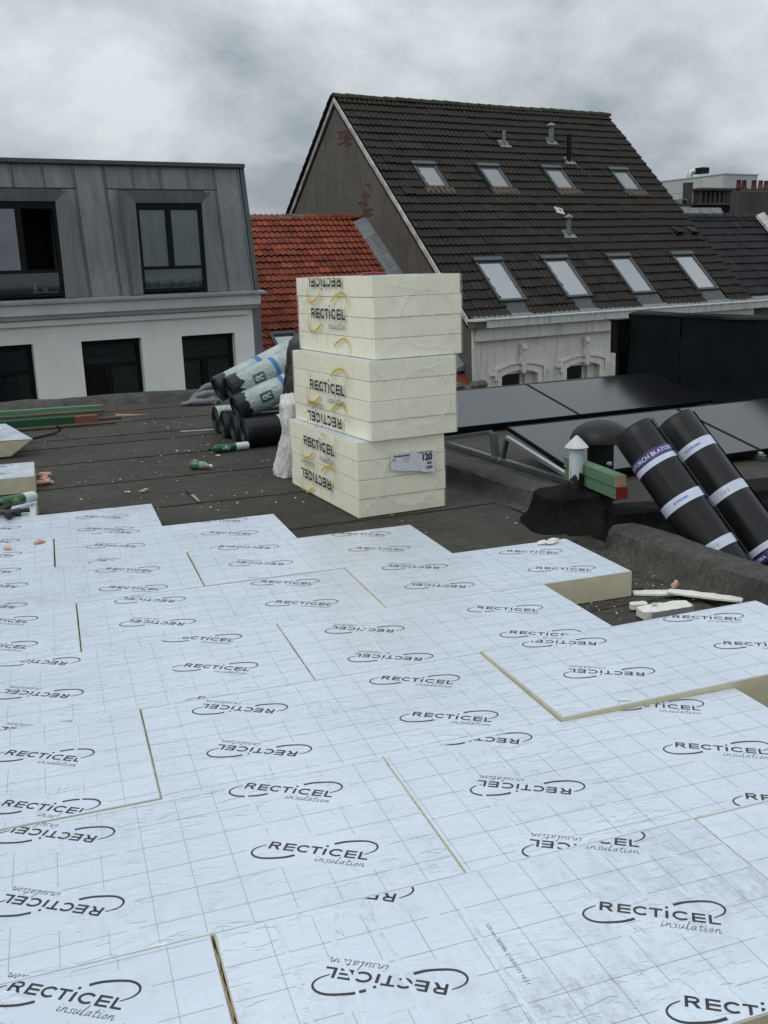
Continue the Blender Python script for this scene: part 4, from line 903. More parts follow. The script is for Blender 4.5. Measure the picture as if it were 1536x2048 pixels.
def to_mesh(shapes, fns, name, mat, clip=None, parent=None, z=0.0, extra=None):
    """shapes placed by each fn(u,v)->(x,y), clipped to the rectangle clip=(x0,x1,y0,y1)"""
    bm = bmesh.new()
    for fn in fns:
        for vs, fs in shapes:
            bv = [bm.verts.new((*fn(q.x, q.y), z)) for q in vs]
            for f in fs:
                try: bm.faces.new([bv[i] for i in f])
                except ValueError: pass
    if extra: extra(bm)
    if clip:
        x0, x1, y0, y1 = clip
        for co, no in (((x0,0,0),(-1,0,0)), ((x1,0,0),(1,0,0)), ((0,y0,0),(0,-1,0)), ((0,y1,0),(0,1,0))):
            bmesh.ops.bisect_plane(bm, geom=bm.verts[:]+bm.edges[:]+bm.faces[:], plane_co=co, plane_no=no, clear_outer=True)
    for f in bm.faces:
        f.normal_update()
        if f.normal.z < 0: f.normal_flip()
    me = bpy.data.meshes.new(name); bm.to_mesh(me); bm.free(); me.materials.append(M[mat])
    return link(name, me, parent)
def text_mesh(txt, size, name, mat, parent, bold=0.0, width=1.0):
    c = bpy.data.curves.new('tmp', 'FONT'); c.body = txt; c.size = size; c.align_x = 'CENTER'; c.align_y = 'CENTER'; c.offset = bold; c.resolution_u = 3
    o = bpy.data.objects.new('tmp', c); COL.objects.link(o)
    dg = bpy.context.evaluated_depsgraph_get(); me = bpy.data.meshes.new_from_object(o.evaluated_get(dg)); bpy.data.objects.remove(o); bpy.data.curves.remove(c)
    me.name = name; me.materials.clear(); me.materials.append(M[mat])
    for v in me.vertices: v.co.x *= width
    return link(name, me, parent)
def rot2(a, cx, cy, k=1.0):
    c, s_ = math.cos(a), math.sin(a); return lambda u, v: (cx+k*(u*c-v*s_), cy+k*(u*s_+v*c))

# ------------------------------------------------------------------ insulation boards laid on the roof
LA = R(-33.0)
def board(x0, y0, label, phase, dz=0.0, rot=0.0, L=1.2, Wd=0.6, mat='foil', group='foil faced insulation boards laid on the roof', creases=(), xo=0.0, base=0.0, T=0.12, tilt=None, date=False):
    rnd = random.Random(hash((round(x0,3), round(y0,3))) & 0xffff)
    cx, cy = x0+L/2, y0+Wd/2
    root = thing('insulation_board', label, 'insulation board', (cx, cy, base+dz), rot, group)
    if tilt: root.rotation_euler = (tilt[0], tilt[1], rot)
    gx = 0.0009+rnd.uniform(0, 0.0010); gy = 0.0006+rnd.uniform(0, 0.0009); hx, hy = L/2-gx, Wd/2-gy
    # foam core with slightly uneven cut edges
    def outline(inset, amp, seed, n=34, m=18):
        pts = []
        for (ax_, ay_, bx_, by_, k) in ((-hx,-hy,hx,-hy,n), (hx,-hy,hx,hy,m), (hx,hy,-hx,hy,n), (-hx,hy,-hx,-hy,m)):
            for i in range(k):
                u = i/k; x = ax_+(bx_-ax_)*u; y = ay_+(by_-ay_)*u; d = amp*nz(x*9+seed, y*9, seed) + amp*0.7*nz(x*34, y*34, seed)
                x -= (x/hx)*(inset+abs(d)); y -= (y/hy)*(inset+abs(d)); pts.append((x, y))
        return pts
    mb = MB(); o1 = outline(0.0, 0.0012, x0*7+y0); kx, ky = (hx+gx+.001)/hx, (hy+gy+.0008)/hy; ct = T-0.0028-rnd.uniform(0, .0016)
    mb.prism([(a*kx, b*ky) for a, b in o1], lambda a, b, d: (a, b, d), 0.002, ct); mb.build('foam_core', 'foam_core', root)
    mb = MB(); o2 = outline(0.0, 0.0016, x0*3+y0*5); n = len(o2)
    b = 0; rings = [(1.0, T-0.0049), (1.0, T-0.0008), (0.9975, T)]
    for k, z_ in rings:
        for (x, y) in o2: mb.v.append((x*k, y*k, z_))
    for i in range(2):
        for k in range(n): mb.f.append((i*n+k, i*n+(k+1)%n, (i+1)*n+(k+1)%n, (i+1)*n+k))
    mb.f.append(tuple(2*n+k for k in range(n))); mb.f.append(tuple(k for k in range(n))[::-1])
    mb.build('foil_facing', mat, root)
    # print: grid lines with gaps round the logos, logos alternately turned, cut at the board edge
    ups = [(0.30+xo+0.30*0, 1), (0.90+xo, 0)]; fns = []; centres = []
    for c_, inv in ups:
        k = -1
        while phase + 0.305*k < Wd+0.15:
            px, py = c_-L/2, phase+0.305*k-Wd/2; fns.append(rot2(LA+(math.pi if inv else 0), px, py)); centres.append((px, py)); k += 1
    clip = (-hx+0.004, hx-0.004, -hy+0.004, hy-0.004); zt = T+0.0006
    for fn, (px, py) in zip(fns, centres):
        if abs(py) < Wd/2+0.11: to_mesh(LOGO[0]+LOGO[1]+LOGO[2], [fn], 'printed_logo', 'ink', clip, root, zt)
    def gap(x, y): return any(abs(x-a) < 0.167 and abs(y-b+0.41*(x-a)+0.014) < 0.077 for a, b in centres)
    gl = MB(); lw = 0.0005
    def seg(p, q, along_x):
        if along_x: gl.add([(p[0],p[1]-lw,zt),(q[0],p[1]-lw,zt),(q[0],p[1]+lw,zt),(p[0],p[1]+lw,zt)], [(0,1,2,3)])
        else: gl.add([(p[0]-lw,p[1],zt),(p[0]+lw,p[1],zt),(q[0]+lw,q[1],zt),(q[0]-lw,q[1],zt)], [(0,1,2,3)])
    st = 0.0125
    def walk(fixed, lo, hi, along_x):
        a = None; t = lo
        while t <= hi+1e-9:
            p = (t, fixed) if along_x else (fixed, t); g = gap(*p) or t+st > hi
            if not g and a is None: a = p
            if g and a is not None: seg(a, p, along_x); a = None
            t += st
    k = -7
    while k*0.1 < L/2:
        x = k*0.1+0.008+xo
        if -hx+.01 < x < hx-.01: walk(x, clip[2], clip[3], False)
        k += 1
    k = -4
    while k*0.1016 < Wd:
        y = phase-Wd/2-0.045+k*0.1016
        if -hy+.01 < y < hy-.01: walk(y, clip[0], clip[1], True)
        k += 1
    if gl.v: gl.build('printed_grid', 'ink_line', root)
    for (cxr, y_a, y_b, amp) in creases:                     # raised wandering creases in the foil
        mb = MB(); N = 60
        for i in range(N+1):
            u = i/N; y = y_a+(y_b-y_a)*u; x = cxr+amp*nz(y*7+cxr*5, 2.2)+0.4*amp*nz(y*23, cxr*9); h = 0.0035*(0.35+0.65*abs(nz(y*16, cxr*3)))*min(1, 8*u, 8*(1-u))
            mb.v += [(x-.006, y, T+.0001), (x-.001, y, T+.0001+h), (x+.006, y, T+.0001)]
        for i in range(N):
            for j in range(2): q = i*3+j; mb.f.append((q, q+3, q+4, q+1))
        mb.build('foil_crease', mat, root, smooth=True)
    if date:
        o = text_mesh('120 mm 583986 2 16/01/25 16:21', 0.0125, 'date_print', 'ink_grey', root, 0, 1.15); o.location = (-0.05, 0.02, zt); o.rotation_euler = (0, 0, R(-90))
    return root
Y0 = 1.839
B = board
B(0.196, Y0-0.600, 'trodden smudged foil board filling the bottom centre of the picture', 0.020, mat='foil_trodden', creases=((-0.47, -.29, .28, .010), (-0.37, -.29, .28, .016), (-0.27, -.1, .28, .02), (-0.08, -.28, .25, .012)), date=True)
B(-1.013, Y0-0.600, 'foil board in the bottom left corner of the picture', 0.225, rot=R(-.15), creases=((0.28, -.28, .05, .01),))
B(1.398, Y0-0.600, 'foil board at the right edge, in the nearest row', 0.14, dz=-.004, rot=R(-.3))
B(-0.424, Y0, 'foil board at left in the second row from the camera', 0.221, creases=((0.2, .05, .28, .02),))
B(0.778, Y0, 'foil board at right in the second row, in front of the raised board', 0.285, rot=R(.12), L=1.208, creases=((-0.42, -.28, .28, .012), (-0.3, .1, .28, .01)))
B(-1.05, Y0+0.600, 'foil board at the left edge in the third row', 0.074, dz=.005, rot=R(.2), creases=((0.40, -.28, .28, .014),))
B(0.153, Y0+0.600, 'foil board in the middle of the third row, left of the raised board', 0.170, dz=-.002)
B(1.358, Y0+0.603, 'raised foil board at right, its cream edge showing along the front', 0.225, dz=0.020, rot=R(.25), tilt=(R(-0.4), R(-.75)))
B(-0.465, Y0+1.200, 'foil board at left in the fourth row with a long crease across it', 0.255, creases=((0.12, -.29, .29, .012), (0.15, -.29, .1, .01), (-0.02, -.2, .29, .015)))
B(0.738, Y0+1.200, 'wrinkled foil board right of centre in the fourth row', 0.084, L=1.188, creases=((-0.3, -.2, .29, .02), (0.2, -.1, .25, .02)))
B(-1.213, Y0+1.799, 'foil board at the left edge in the fifth row', 0.200, dz=.003)
B(-0.008, Y0+1.799, 'foil board in the middle of the fifth row, in front of the dull greyish one', 0.204, L=1.204, mat='foil_trodden', creases=((-0.35, -.1, .28, .015),))
B(1.199, Y0+1.799, 'foil board nearest the pipe block, its cream front side exposed', 0.160, L=1.165, dz=.004)
B(-0.660, Y0+2.399, 'foil board at left in the sixth row', 0.104, mat='foil_trodden', dz=.004)
B(0.546, Y0+2.399, 'foil board in the sixth row ending to the right in front of the pack stack', 0.226, dz=.006, rot=R(-.2))
B(-1.294, Y0+2.999, 'foil board at the left edge in the seventh row with two pink scraps on it', 0.096)
B(-0.087, Y0+2.999, 'foil board in the seventh row whose right end stops short of the open felt', 0.286, L=1.212, creases=((0.1, .1, .29, .02),))
B(-0.714, Y0+3.598, 'foil board in the far row ending near the sheath knife', 0.084, L=1.205)
B(-1.385, Y0+4.198, 'farthest laid foil board at left, under the spray gun', 0.19, dz=-.003)
B(-1.405, 7.335, 'loose foil board lying on the felt at left, pink foam strings at its end', 0.26, rot=R(.6), group='loose insulation boards')
# off-cut with a slanting end
sb = thing('insulation_board', 'loose off-cut foil board with a slanting broken end at the left edge', 'insulation board', (-0.9, 9.25, 0.0), R(-3), 'loose insulation boards')
mb = MB().hexa([(-0.6,-.30,0.01),(0.50,-.30,0.01),(0.46,.30,0.01),(-.6,.30,.01),(-.6,-.31,.176),(0.70,-.31,.150),(0.40,.62,.176),(-.6,.62,.178)]); mb.build('foam_core', 'foam_core', sb, bevel=0.008)
mb = MB().hexa([(-0.6,-.31,.1765),(.695,-.31,.1505),(.398,.618,.1765),(-.6,.618,.1785),(-.6,-.31,.179),(.695,-.31,.153),(.398,.618,.179),(-.6,.618,.181)]); mb.build('foil_facing', 'foil', sb)
to_mesh(LOGO[0]+LOGO[1]+LOGO[2], [rot2(LA, 0.36, -0.12)], 'printed_logo', 'ink', None, sb, 0.180)
# beads of expanding foam squeezed out of the joints
jr = random.Random(4)
def joint_foam(pts, label):
    mb = MB()
    for (x0, y0, x1, y1, r) in pts:
        n = max(4, int(math.hypot(x1-x0, y1-y0)/0.012)); p = []; rad = []
        for i in range(n+1):
            u = i/n; p.append((x0+(x1-x0)*u+jr.uniform(-.0015,.0015), y0+(y1-y0)*u+jr.uniform(-.0015,.0015), 0.1145+jr.uniform(-.002,.002))); rad.append(r*.8*(.8+.5*nz(i*.3, x0*9))*(1 if 0 < i < n else .3))
        mb.tube(p, rad, 6)
    tag(mb.build('joint_foam', 'joint_tan', None, smooth=True), label, 'foam')
joint_foam([(0.776, 2.05, 0.776, 2.43, .0035)], 'tan foam bead in the joint left of centre in the second row')
joint_foam([(0.1905, 1.25, 0.1905, 1.80, .0048)], 'tan foam bead in the nearest joint at bottom left')
joint_foam([(0.737, 3.06, 0.737, 3.5, .0045)], 'tan foam bead in the joint at centre in the fourth row')
joint_foam([(1.394, 1.25, 1.394, 1.83, .0048)], 'dark tan foam bead in the joint at the lower right')

# ------------------------------------------------------------------ stacked packs
def pack(F, rot, z0, h, label, logos, sticker, seed, group='shrink wrapped packs in the stack'):
    root = thing('insulation_pack', label, 'insulation pack', (F[0], F[1], z0), rot, group); T = h/4; rnd = random.Random(seed)
    for k in range(4):
        dx, dy = rnd.uniform(-.004,.004), rnd.uniform(-.004,.004)
        bd = MB().box(0.003+dx, 0.597+dx, 0.003+dy, 1.197+dy, k*T+0.0012, (k+1)*T-0.0012).build('board', 'pack_foam', root, bevel=0.0025, seg=1)
        MB().box(0.004+dx, 0.596+dx, 0.004+dy, 1.196+dy, (k+1)*T-0.0010, (k+1)*T-0.0004).build('foil_facing', 'foil', bd)
    # stretch film
    def wob(x, y, z): return 0.0045*nz(x*5+seed, y*5, z*5) + 0.0022*nz(x*16, y*16+seed, z*9) + 0.003*abs(nz(x*9+seed, y*9, z*26))
    fm = MB(); e_ = 0.0045
    def side(p, q, nrm):
        p = Vector(p); q = Vector(q); nrm = Vector(nrm)
        def fn(u, v):
            w = p+(q-p)*u; zz = 0.004+(h-0.006)*v; return tuple(w + nrm*(e_+wob(w.x, w.y, zz)) + Vector((0,0,zz)))
        fm.grid(44, 20, fn)
    side((0,1.2,0), (0,0,0), (-1,0,0)); side((0,0,0), (0.6,0,0), (0,-1,0)); side((0.6,0,0), (0.6,1.2,0), (1,0,0)); side((.6,1.2,0), (0,1.2,0), (0,1,0))
    fm.grid(20, 36, lambda u, v: (0.6*u, 1.2*v, h+0.003+wob(u, v*2, 9)*0.6))
    wrap = fm.build('stretch_film', 'stretch_film', root, smooth=True)
    # rolled edge of the film round the opening on the short side
    pts = []; cx, cz = 0.36+rnd.uniform(-.02,.02), h*0.5+rnd.uniform(-.02,.02)
    for i in range(61):
        t = 2*math.pi*i/60; rr = 1+0.06*nz(math.cos(t)*2+seed, math.sin(t)*2); pts.append((cx+0.185*rr*math.cos(t), -0.0075-0.002*nz(t*3, seed), cz+h*0.36*rr*math.sin(t)))
    MB().tube(pts, [0.0030+0.0034*abs(nz(i*.35, seed)) for i in range(61)], 6, False).build('film_edge', 'film_milky_highlight', wrap, smooth=True)
    for k in range(6):                                        # tension folds running to the corners
        a = (k+.5)*math.pi/3+rnd.uniform(-.3, .3); p0 = Vector((cx+.18*math.cos(a), -.0085, cz+h*.35*math.sin(a))); tgt = Vector((0.0 if math.cos(a) < 0 else .6, -.0085, 0.02 if math.sin(a) < 0 else h-.02)); p1 = p0.lerp(tgt, rnd.uniform(.5, .95))
        pts = [p0.lerp(p1, i/8)+Vector((0, 0, .006*nz(i*.7, k))) for i in range(9)]
        MB().tube(pts, [0.0009+0.0030*math.sin(math.pi*i/8) for i in range(9)], 5, False).build('film_fold', 'film_milky_highlight', wrap, smooth=True)
    for k in range(10):
        y = rnd.uniform(.03, 1.17); z_ = rnd.choice((0.04, h-.05)); pts = [(-.0095, y+rnd.uniform(-.01,.01)*i, z_+(.02 if z_ < .1 else -.02)*i) for i in range(7)]
        MB().tube(pts, [0.0009+0.0024*math.sin(math.pi*i/6) for i in range(7)], 5, False).build('film_fold', 'film_milky_highlight', wrap, smooth=True)
    # print on the long side: local 2D (u to the right as seen from -x, v up); u runs towards -y
    K = 2.2; m = Matrix(((0,0,-1,-0.0165), (-1,0,0,1.2), (0,1,0,0), (0,0,0,1)))
    clip = (0.0, 1.2, 0.004, h-0.004)
    f1 = [rot2(math.pi if inv else 0.0, 1.2-d, z_, K) for d, z_, inv, part in logos if part != 'arc']; f2 = [rot2(math.pi if inv else 0.0, 1.2-d, z_, K) for d, z_, inv, part in logos]
    for fn in f1: o = to_mesh(LOGOB[0]+LOGOB[2], [fn], 'printed_logo', 'ink', clip, root, 0.0005); o.matrix_local = m
    for fn in f2:
        for one in LOGOB[1]:
            o = to_mesh([one], [fn], 'printed_swoosh', 'ink_yellow', clip, root, 0.0); o.matrix_local = m
            if not o.data.vertices: bpy.data.objects.remove(o)
    if sticker:
        s_ = MB(); nn = 16                                   # torn, curling lower edge
        for i in range(nn+1):
            u = i/nn; x = 0.215+0.30*u; zb = 0.235+0.045*(1-u)+0.012*nz(u*7, 3.1)
            for v in range(5): zz = zb+(0.375-zb)*v/4; s_.v.append((x, -0.017-0.010*max(0, 0.35-v/4)*max(0, u-.3), zz))
        for i in range(nn):
            for v in range(4): q = i*5+v; s_.f.append((q, q+5, q+6, q+1))
        lab = s_.build('product_label', 'paper_white', root, smooth=True)
        for txt, size, x, z_, mt, bd in (('120', .056, .462, .335, 'ink', .0030), ('600', .024, .478, .297, 'ink', .0010), ('1200', .028, .474, .268, 'ink', .0014), ('Eurothane Silver', .0180, .292, .361, 'ink', .0008), ('CE', .022, .236, .338, 'ink', .0002), ('Recticel Insulation', .008, .322, .345, 'ink', 0), ('EN 13165 - PIR', .008, .322, .334, 'ink', 0), ('D 0,022 W/mK', .008, .322, .323, 'ink', 0)):
            o = text_mesh(txt, size, 'label_text', mt, lab, bd, 0.9); o.rotation_euler = (R(90), 0, 0); o.location = (x, -0.0182, z_)
        bar = MB(); x = .405
        while x < .50:
            w_ = rnd.choice((.001, .002, .0014)); bar.add([(x,-.0182,.362),(x+w_,-.0182,.362),(x+w_,-.0182,.372),(x,-.0182,.372)], [(0,1,2,3)]); x += w_+rnd.choice((.0012,.002))
        bar.build('barcode', 'ink', lab)
    return root
pack((1.668, 5.53), R(6.0), 0.006, 0.466, 'bottom wrapped pack of four cream boards, carrying the white product label', [(0.62, 0.375, 0, ''), (0.655, 0.125, 1, '')], True, 1)
pack((1.752, 5.50), R(8.2), 0.474, 0.478, 'middle wrapped pack of four cream boards with one upright and one inverted logo', [(0.61, 0.285, 0, ''), (0.63, 0.055, 1, '')], False, 2)
pack((1.812, 5.55), R(7.6), 0.954, 0.482, 'top wrapped pack of four cream boards with large yellow arcs, a red disc on it', [(0.667, 0.262, 0, ''), (0.665, 0.447, 1, ''), (0.655, -0.02, 0, 'arc')], False, 3)
rd = thing('red_disc', 'dark red round disc lying on the top pack', 'disc', (1.98, 6.02, 1.4395), 0)
MB().lathe([(0.082,0),(0.085,.004),(0.085,.014),(0.078,.017),(0.01,.017)], (0,0,0), 28).build('disc', 'red_plastic', rd, smooth=True)
MB().lathe([(0.018,0.0171),(0.02,.022),(0.012,.024)], (0,0,0), 12).build('knob', 'red_plastic', rd, smooth=True)

# ------------------------------------------------------------------ solar panels on their tent frames
def solar(a0, b_hi, label, group='black solar panels on the neighbouring roof', z_hi=0.15, z_lo=-0.075, L=1.78, run=1.045):
    root = thing('solar_panel', label, 'solar panel', arr(a0, b_hi-run, z_lo), AA, group)
    tl = math.atan2(z_hi-z_lo, run); Wd = math.hypot(run, z_hi-z_lo); m = Matrix.Rotation(tl, 4, 'X')
    def bx(x0,x1,y0,y1,z0,z1,nm_,mt,par=root,bv=0.0): return MB().box(x0,x1,y0,y1,z0,z1).xf(m).build(nm_, mt, par, bevel=bv)
    bx(0.012, L-.012, .012, Wd-.012, -.012, -.002, 'cells', 'solar_cell')
    bx(0, L, 0, .012, -.035, 0, 'frame_rail', 'frame_black'); bx(0, L, Wd-.012, Wd, -.035, 0, 'frame_rail', 'frame_black'); bx(0, .012, .012, Wd-.012, -.035, 0, 'frame_rail', 'frame_black'); bx(L-.012, L, .012, Wd-.012, -.035, 0, 'frame_rail', 'frame_black')
    return root
solar(4.275, 7.055, 'black solar panel behind the mushroom vent, nearest the pipe block'); solar(6.068, 7.055, 'black solar panel at the right edge, above the leaning rolls')
solar(4.24, 9.54, 'black solar panel right beside the pack stack in the back row'); solar(6.035, 9.54, 'black solar panel in the back row reaching the black wall'); 
solar(5.70, 4.93, 'black solar panel low at the right edge beyond the second leaning roll', z_hi=0.02, z_lo=-0.14)
def frame_tri(a, b0, b1, b2, b3, label):
    """side trestle of a tent: base rail, two uprights, two sloping rails"""
    root = thing('panel_trestle', label, 'mounting frame', arr(a, b0, -0.16), AA, 'triangular trestles carrying the solar panels')
    def bar(p, q, nm_, mt='alu', w=.03, h=.04): MB().bar((0, p[0]-b0, p[1]+.16), (0, q[0]-b0, q[1]+.16), w, h, (1,0,0)).build(nm_, mt, root, bevel=.003, seg=1)
    bar((b0-.03, -.135), (b3+.03, -.135), 'base_rail', 'alu', .045, .05)
    bar((b1-.03, .075), (b0, -.115), 'sloping_rail', 'alu_light', .035, .035); bar((b2+.03, .085), (b3, -.115), 'sloping_rail', 'alu', .035, .035)
    bar((b1-.03, .07), (b1+.045, -.125), 'upright'); bar((b2+.0, .085), (b2-.045, -.125), 'upright', 'alu', .06, .05)
    for b_ in (b1+.045, b2-.045): MB().lathe([(.012,0),(.012,.012),(.004,.014)], (0,0,0), 8).xf(Matrix.Translation((-.026, b_-b0, .035)) @ Matrix.Rotation(R(-90), 4, 'Y')).build('bolt', 'alu_light', root)
frame_tri(4.22, 5.98, 7.00, 7.20, 8.20, 'slender grey trestle whose triangles show between the pack stack and the pipe')
frame_tri(6.055, 5.98, 7.00, 7.20, 8.20, 'grey trestle under the joint between the two middle row panels')
frame_tri(4.18, 8.46, 9.47, 9.70, 10.7, 'grey trestle under the left end of the back row')

# ------------------------------------------------------------------ vent pipe, mushroom vent, timbers
pp = thing('vent_pipe', 'white capped vent pipe with tar run up from its base', 'vent pipe', (2.795, 4.90, 0.203), 0)
MB().lathe([(0.042,-0.02),(0.041,0.235),(0.036,.238)], (0,0,0), 20).build('pipe', 'pipe_tarred', pp, smooth=True)
MB().lathe([(0.066,0.243),(0.068,.247),(0.034,0.285),(0.006,0.312),(0.002,.312)], (0,0,0), 20).build('cone_cap', 'gutter_wood', pp, smooth=True)
MB().box(-.006,.006,-.038,.038,.22,.25).build('cap_strap', 'lead', pp)
mv = thing('mushroom_vent', 'black domed mushroom vent in front of the solar panel', 'roof vent', (3.615, 6.00, -0.10), 0)
MB().lathe([(0.155,-.06),(0.155,0.02),(0.095,.06),(0.092,0.36)], (0,0,0), 28).build('stem', 'black_metal', mv, smooth=True)
MB().lathe([(0.10,.345),(0.20,.345),(0.216,.352),(0.214,.368),(0.196,.410),(0.16,.447),(0.11,.474),(0.055,.488),(0.004,.492)], (0,0,0), 36).build('dome', 'black_metal', mv, smooth=True)
MB().tube([(0.0,-.105,.20),(0.0,-.13,.205)], .014, 10).build('cable_gland', 'can_white', mv); MB().tube([(0,-.13,.205),(-.03,-.16,.19),(-.08,-.16,.15)], .004, 6).build('cable', 'plastic_black', mv)
def beam(label, p, rot, L, w, h, m_body, m_end, slope=0.0):
    root = thing('timber_beam', label, 'timber', p, rot, 'green timber beams on the pipe block'); root.rotation_euler = (R(slope), 0, rot)
    MB().box(-w/2, w/2, 0.0, L, 0, h).build('beam', m_body, root, bevel=.003, seg=1); MB().box(-w/2+.002, w/2-.002, -.0025, 0, .002, h-.002).build('sawn_end', m_end, root)
bz = 0.222
beam('green timber beam with a red painted end, lower of the two beside the pipe', (2.853, 4.51, bz-.004), R(-3), 0.62, 0.074, 0.066, 'wood_green', 'paint_red')
beam('green timber beam with a bare sawn end, upper of the two beside the pipe', (2.845, 4.513, bz+.0635), R(-3), 0.62, 0.072, 0.064, 'wood_green', 'wood_end')

# ------------------------------------------------------------------ rolls
def roll(name, label, P, Q, r, mat, bands, group, hollow=0.035, cat='roofing roll', seam=True, seed=1.0, amp=0.012):
    """P = end nearest the camera/bottom, Q = other end; bands = [(t, width, material, text, size, text material)]"""
    P = Vector(P); Q = Vector(Q); d = (Q-P); L = d.length; d.normalize()
    root = thing(name, label, cat, P, 0, group); root.rotation_mode = 'QUATERNION'
    zq = d; xq = (CAM-(P+Q)/2); xq = (xq - zq*xq.dot(zq)).normalized(); yq = zq.cross(xq)      # local +x faces the viewer side
    root.rotation_quaternion = Matrix(((xq.x,yq.x,zq.x),(xq.y,yq.y,zq.y),(xq.z,yq.z,zq.z))).to_quaternion()
    n = 40; mb = MB(); prof = [(hollow, 0.0), (r*0.6, .001), (r*.97, 0.0), (r, .006)] + [(r*(1+.004*math.sin(i*2.1+seed)), L*i/16) for i in range(1, 16)] + [(r, L-.006), (r*.97, L), (r*.6, L-.001), (hollow, L)]
    for rr, z_ in prof:
        for k in range(n):
            t = 2*math.pi*k/n; w = rr*(1+amp*nz(math.cos(t)*2+seed, math.sin(t)*2, z_*3)+amp*.7*abs(nz(math.cos(t)*5+seed, math.sin(t)*5, z_*9))); mb.v.append((w*math.cos(t), w*math.sin(t), z_))
    for i in range(len(prof)-1):
        for k in range(n): mb.f.append((i*n+k, i*n+(k+1)%n, (i+1)*n+(k+1)%n, (i+1)*n+k))
    for (z_, sg) in ((-.0015, 1), (L+.0015, -1)):              # coiled end face
        e = MB(); m_ = 70; turns = 5
        for i in range(m_+1):
            u = i/m_; a = 2*math.pi*turns*u; ra = hollow+(r*.985-hollow)*u
            for dr, dz in ((0, 0), (.004, -sg*.004), (.010, 0)): e.v.append(((ra-.010+dr)*math.cos(a), (ra-.010+dr)*math.sin(a), z_+dz))
        for i in range(m_):
            for j in range(2): q = i*3+j; e.f.append((q, q+3, q+4, q+1))
        e.build('coil_edge', 'roll_dark_film', root, smooth=True)
        MB().lathe([(hollow, z_+sg*.0005), (r*.985, z_+sg*.0005)], (0,0,0), 32).build('roll_end', 'roll_black', root)
    body = mb.build('roll_body', mat, root, smooth=True)
    uv = body.data.uv_layers.new(name='UVMap')
    for poly in body.data.polygons:
        for li in poly.loop_indices:
            v = body.data.vertices[body.data.loops[li].vertex_index].co; uv.data[li].uv = (math.atan2(v.y, v.x)*r, v.z)
    MB().tube([(0,0,.002),(0,0,L-.002)], hollow, 16).build('core_tube', 'room_dark', root)
    if seam:                                                   # free edge of the sheet
        a = 1.0+seed*.3; mb = MB()
        for i in range(25):
            z_ = L*i/24; q = 1+.006*nz(z_*9, seed)
            for (da, o) in ((0.0, .010), (.10, .012), (.26, .004)): mb.v.append(((r+o*q)*math.cos(a+da), (r+o*q)*math.sin(a+da), z_))
        for i in range(24):
            for j in range(2): q = i*3+j; mb.f.append((q, q+3, q+4, q+1))
        mb.build('free_edge', mat, root, smooth=True)
    for (t, w, m1, txt, size, m2) in bands:
        mb = MB(); zb = t*L
        for i in range(2):
            for k in range(n+1): a = 2*math.pi*k/n; mb.v.append(((r*1.018)*math.cos(a), (r*1.018)*math.sin(a), zb+w*(i-.5)))
        for k in range(n): mb.f.append((k, k+1, n+2+k, n+1+k))
        bd = mb.build('paper_band', m1, root, smooth=True)
        if txt:
            o = text_mesh(txt, size, 'band_print', m2, bd, size*.02, 1.1)
            for v in o.data.vertices:
                a = v.co.x/r; zz = v.co.y; v.co = ((r*1.024)*math.cos(a), (r*1.024)*math.sin(a), zb+zz)
    return root
g1 = 'black roofing rolls leaning over the kerb'
roll('roofing_roll', 'left one of two leaning black roofing rolls, purple band near its top', (3.135, 3.80, -0.155), (2.872, 4.445, 0.600), 0.113, 'roll_black',
     [(0.815, .052, 'band_purple', 'SOPRALATORCH BI.ATORCH SL 60', .030, 'band_white'), (0.775, .030, 'band_white', None, 0, None), (0.545, .055, 'band_white', 'SOPREMA', .018, 'band_blue'), (0.27, .052, 'band_white', '|||| || |||', .018, 'ink_grey')], g1, seed=1.0)
roll('roofing_roll', 'right one of two leaning black roofing rolls, cut by the picture edge', (3.485, 3.91, -0.155), (3.240, 4.61, 0.595), 0.113, 'roll_black',
     [(0.80, .060, 'band_white', 'SOPREMA', .020, 'band_blue'), (0.52, .058, 'band_white', '|| ||| ||', .020, 'ink_grey'), (0.19, .034, 'band_white', None, 0, None), (0.145, .045, 'band_purple', 'SOPREMA  SOPRALENE', .028, 'band_white')], g1, seed=2.4)
g2 = 'rolls in the pile beside the pack stack'
def az(p, deg, L, el=0.0): a = R(deg); e2 = R(el); return (p[0]+L*math.cos(a)*math.cos(e2), p[1]+L*math.sin(a)*math.cos(e2), p[2]+L*math.sin(e2))
base = [(1.53, 8.42, .13), (1.49, 8.70, .128), (1.45, 9.02, .13), (1.43, 9.36, .13)]
names = ['nearest ground roll of the pile, black with one white band', 'second ground roll from the front of the pile, only its end showing', 'third ground roll of the pile, only its dull end showing', 'rearmost ground roll of the pile in dotted grey-green wrap']
for i, p in enumerate(base):
    roll('roofing_roll', names[i], p, az(p, 8, 1.0), .128, 'roll_black' if i == 0 else ('roll_wrap' if i == 3 else 'roll_dark_film'), [(0.33, .06, 'band_white', None, 0, None)] if i == 0 else [], g2, seed=3.0+i)
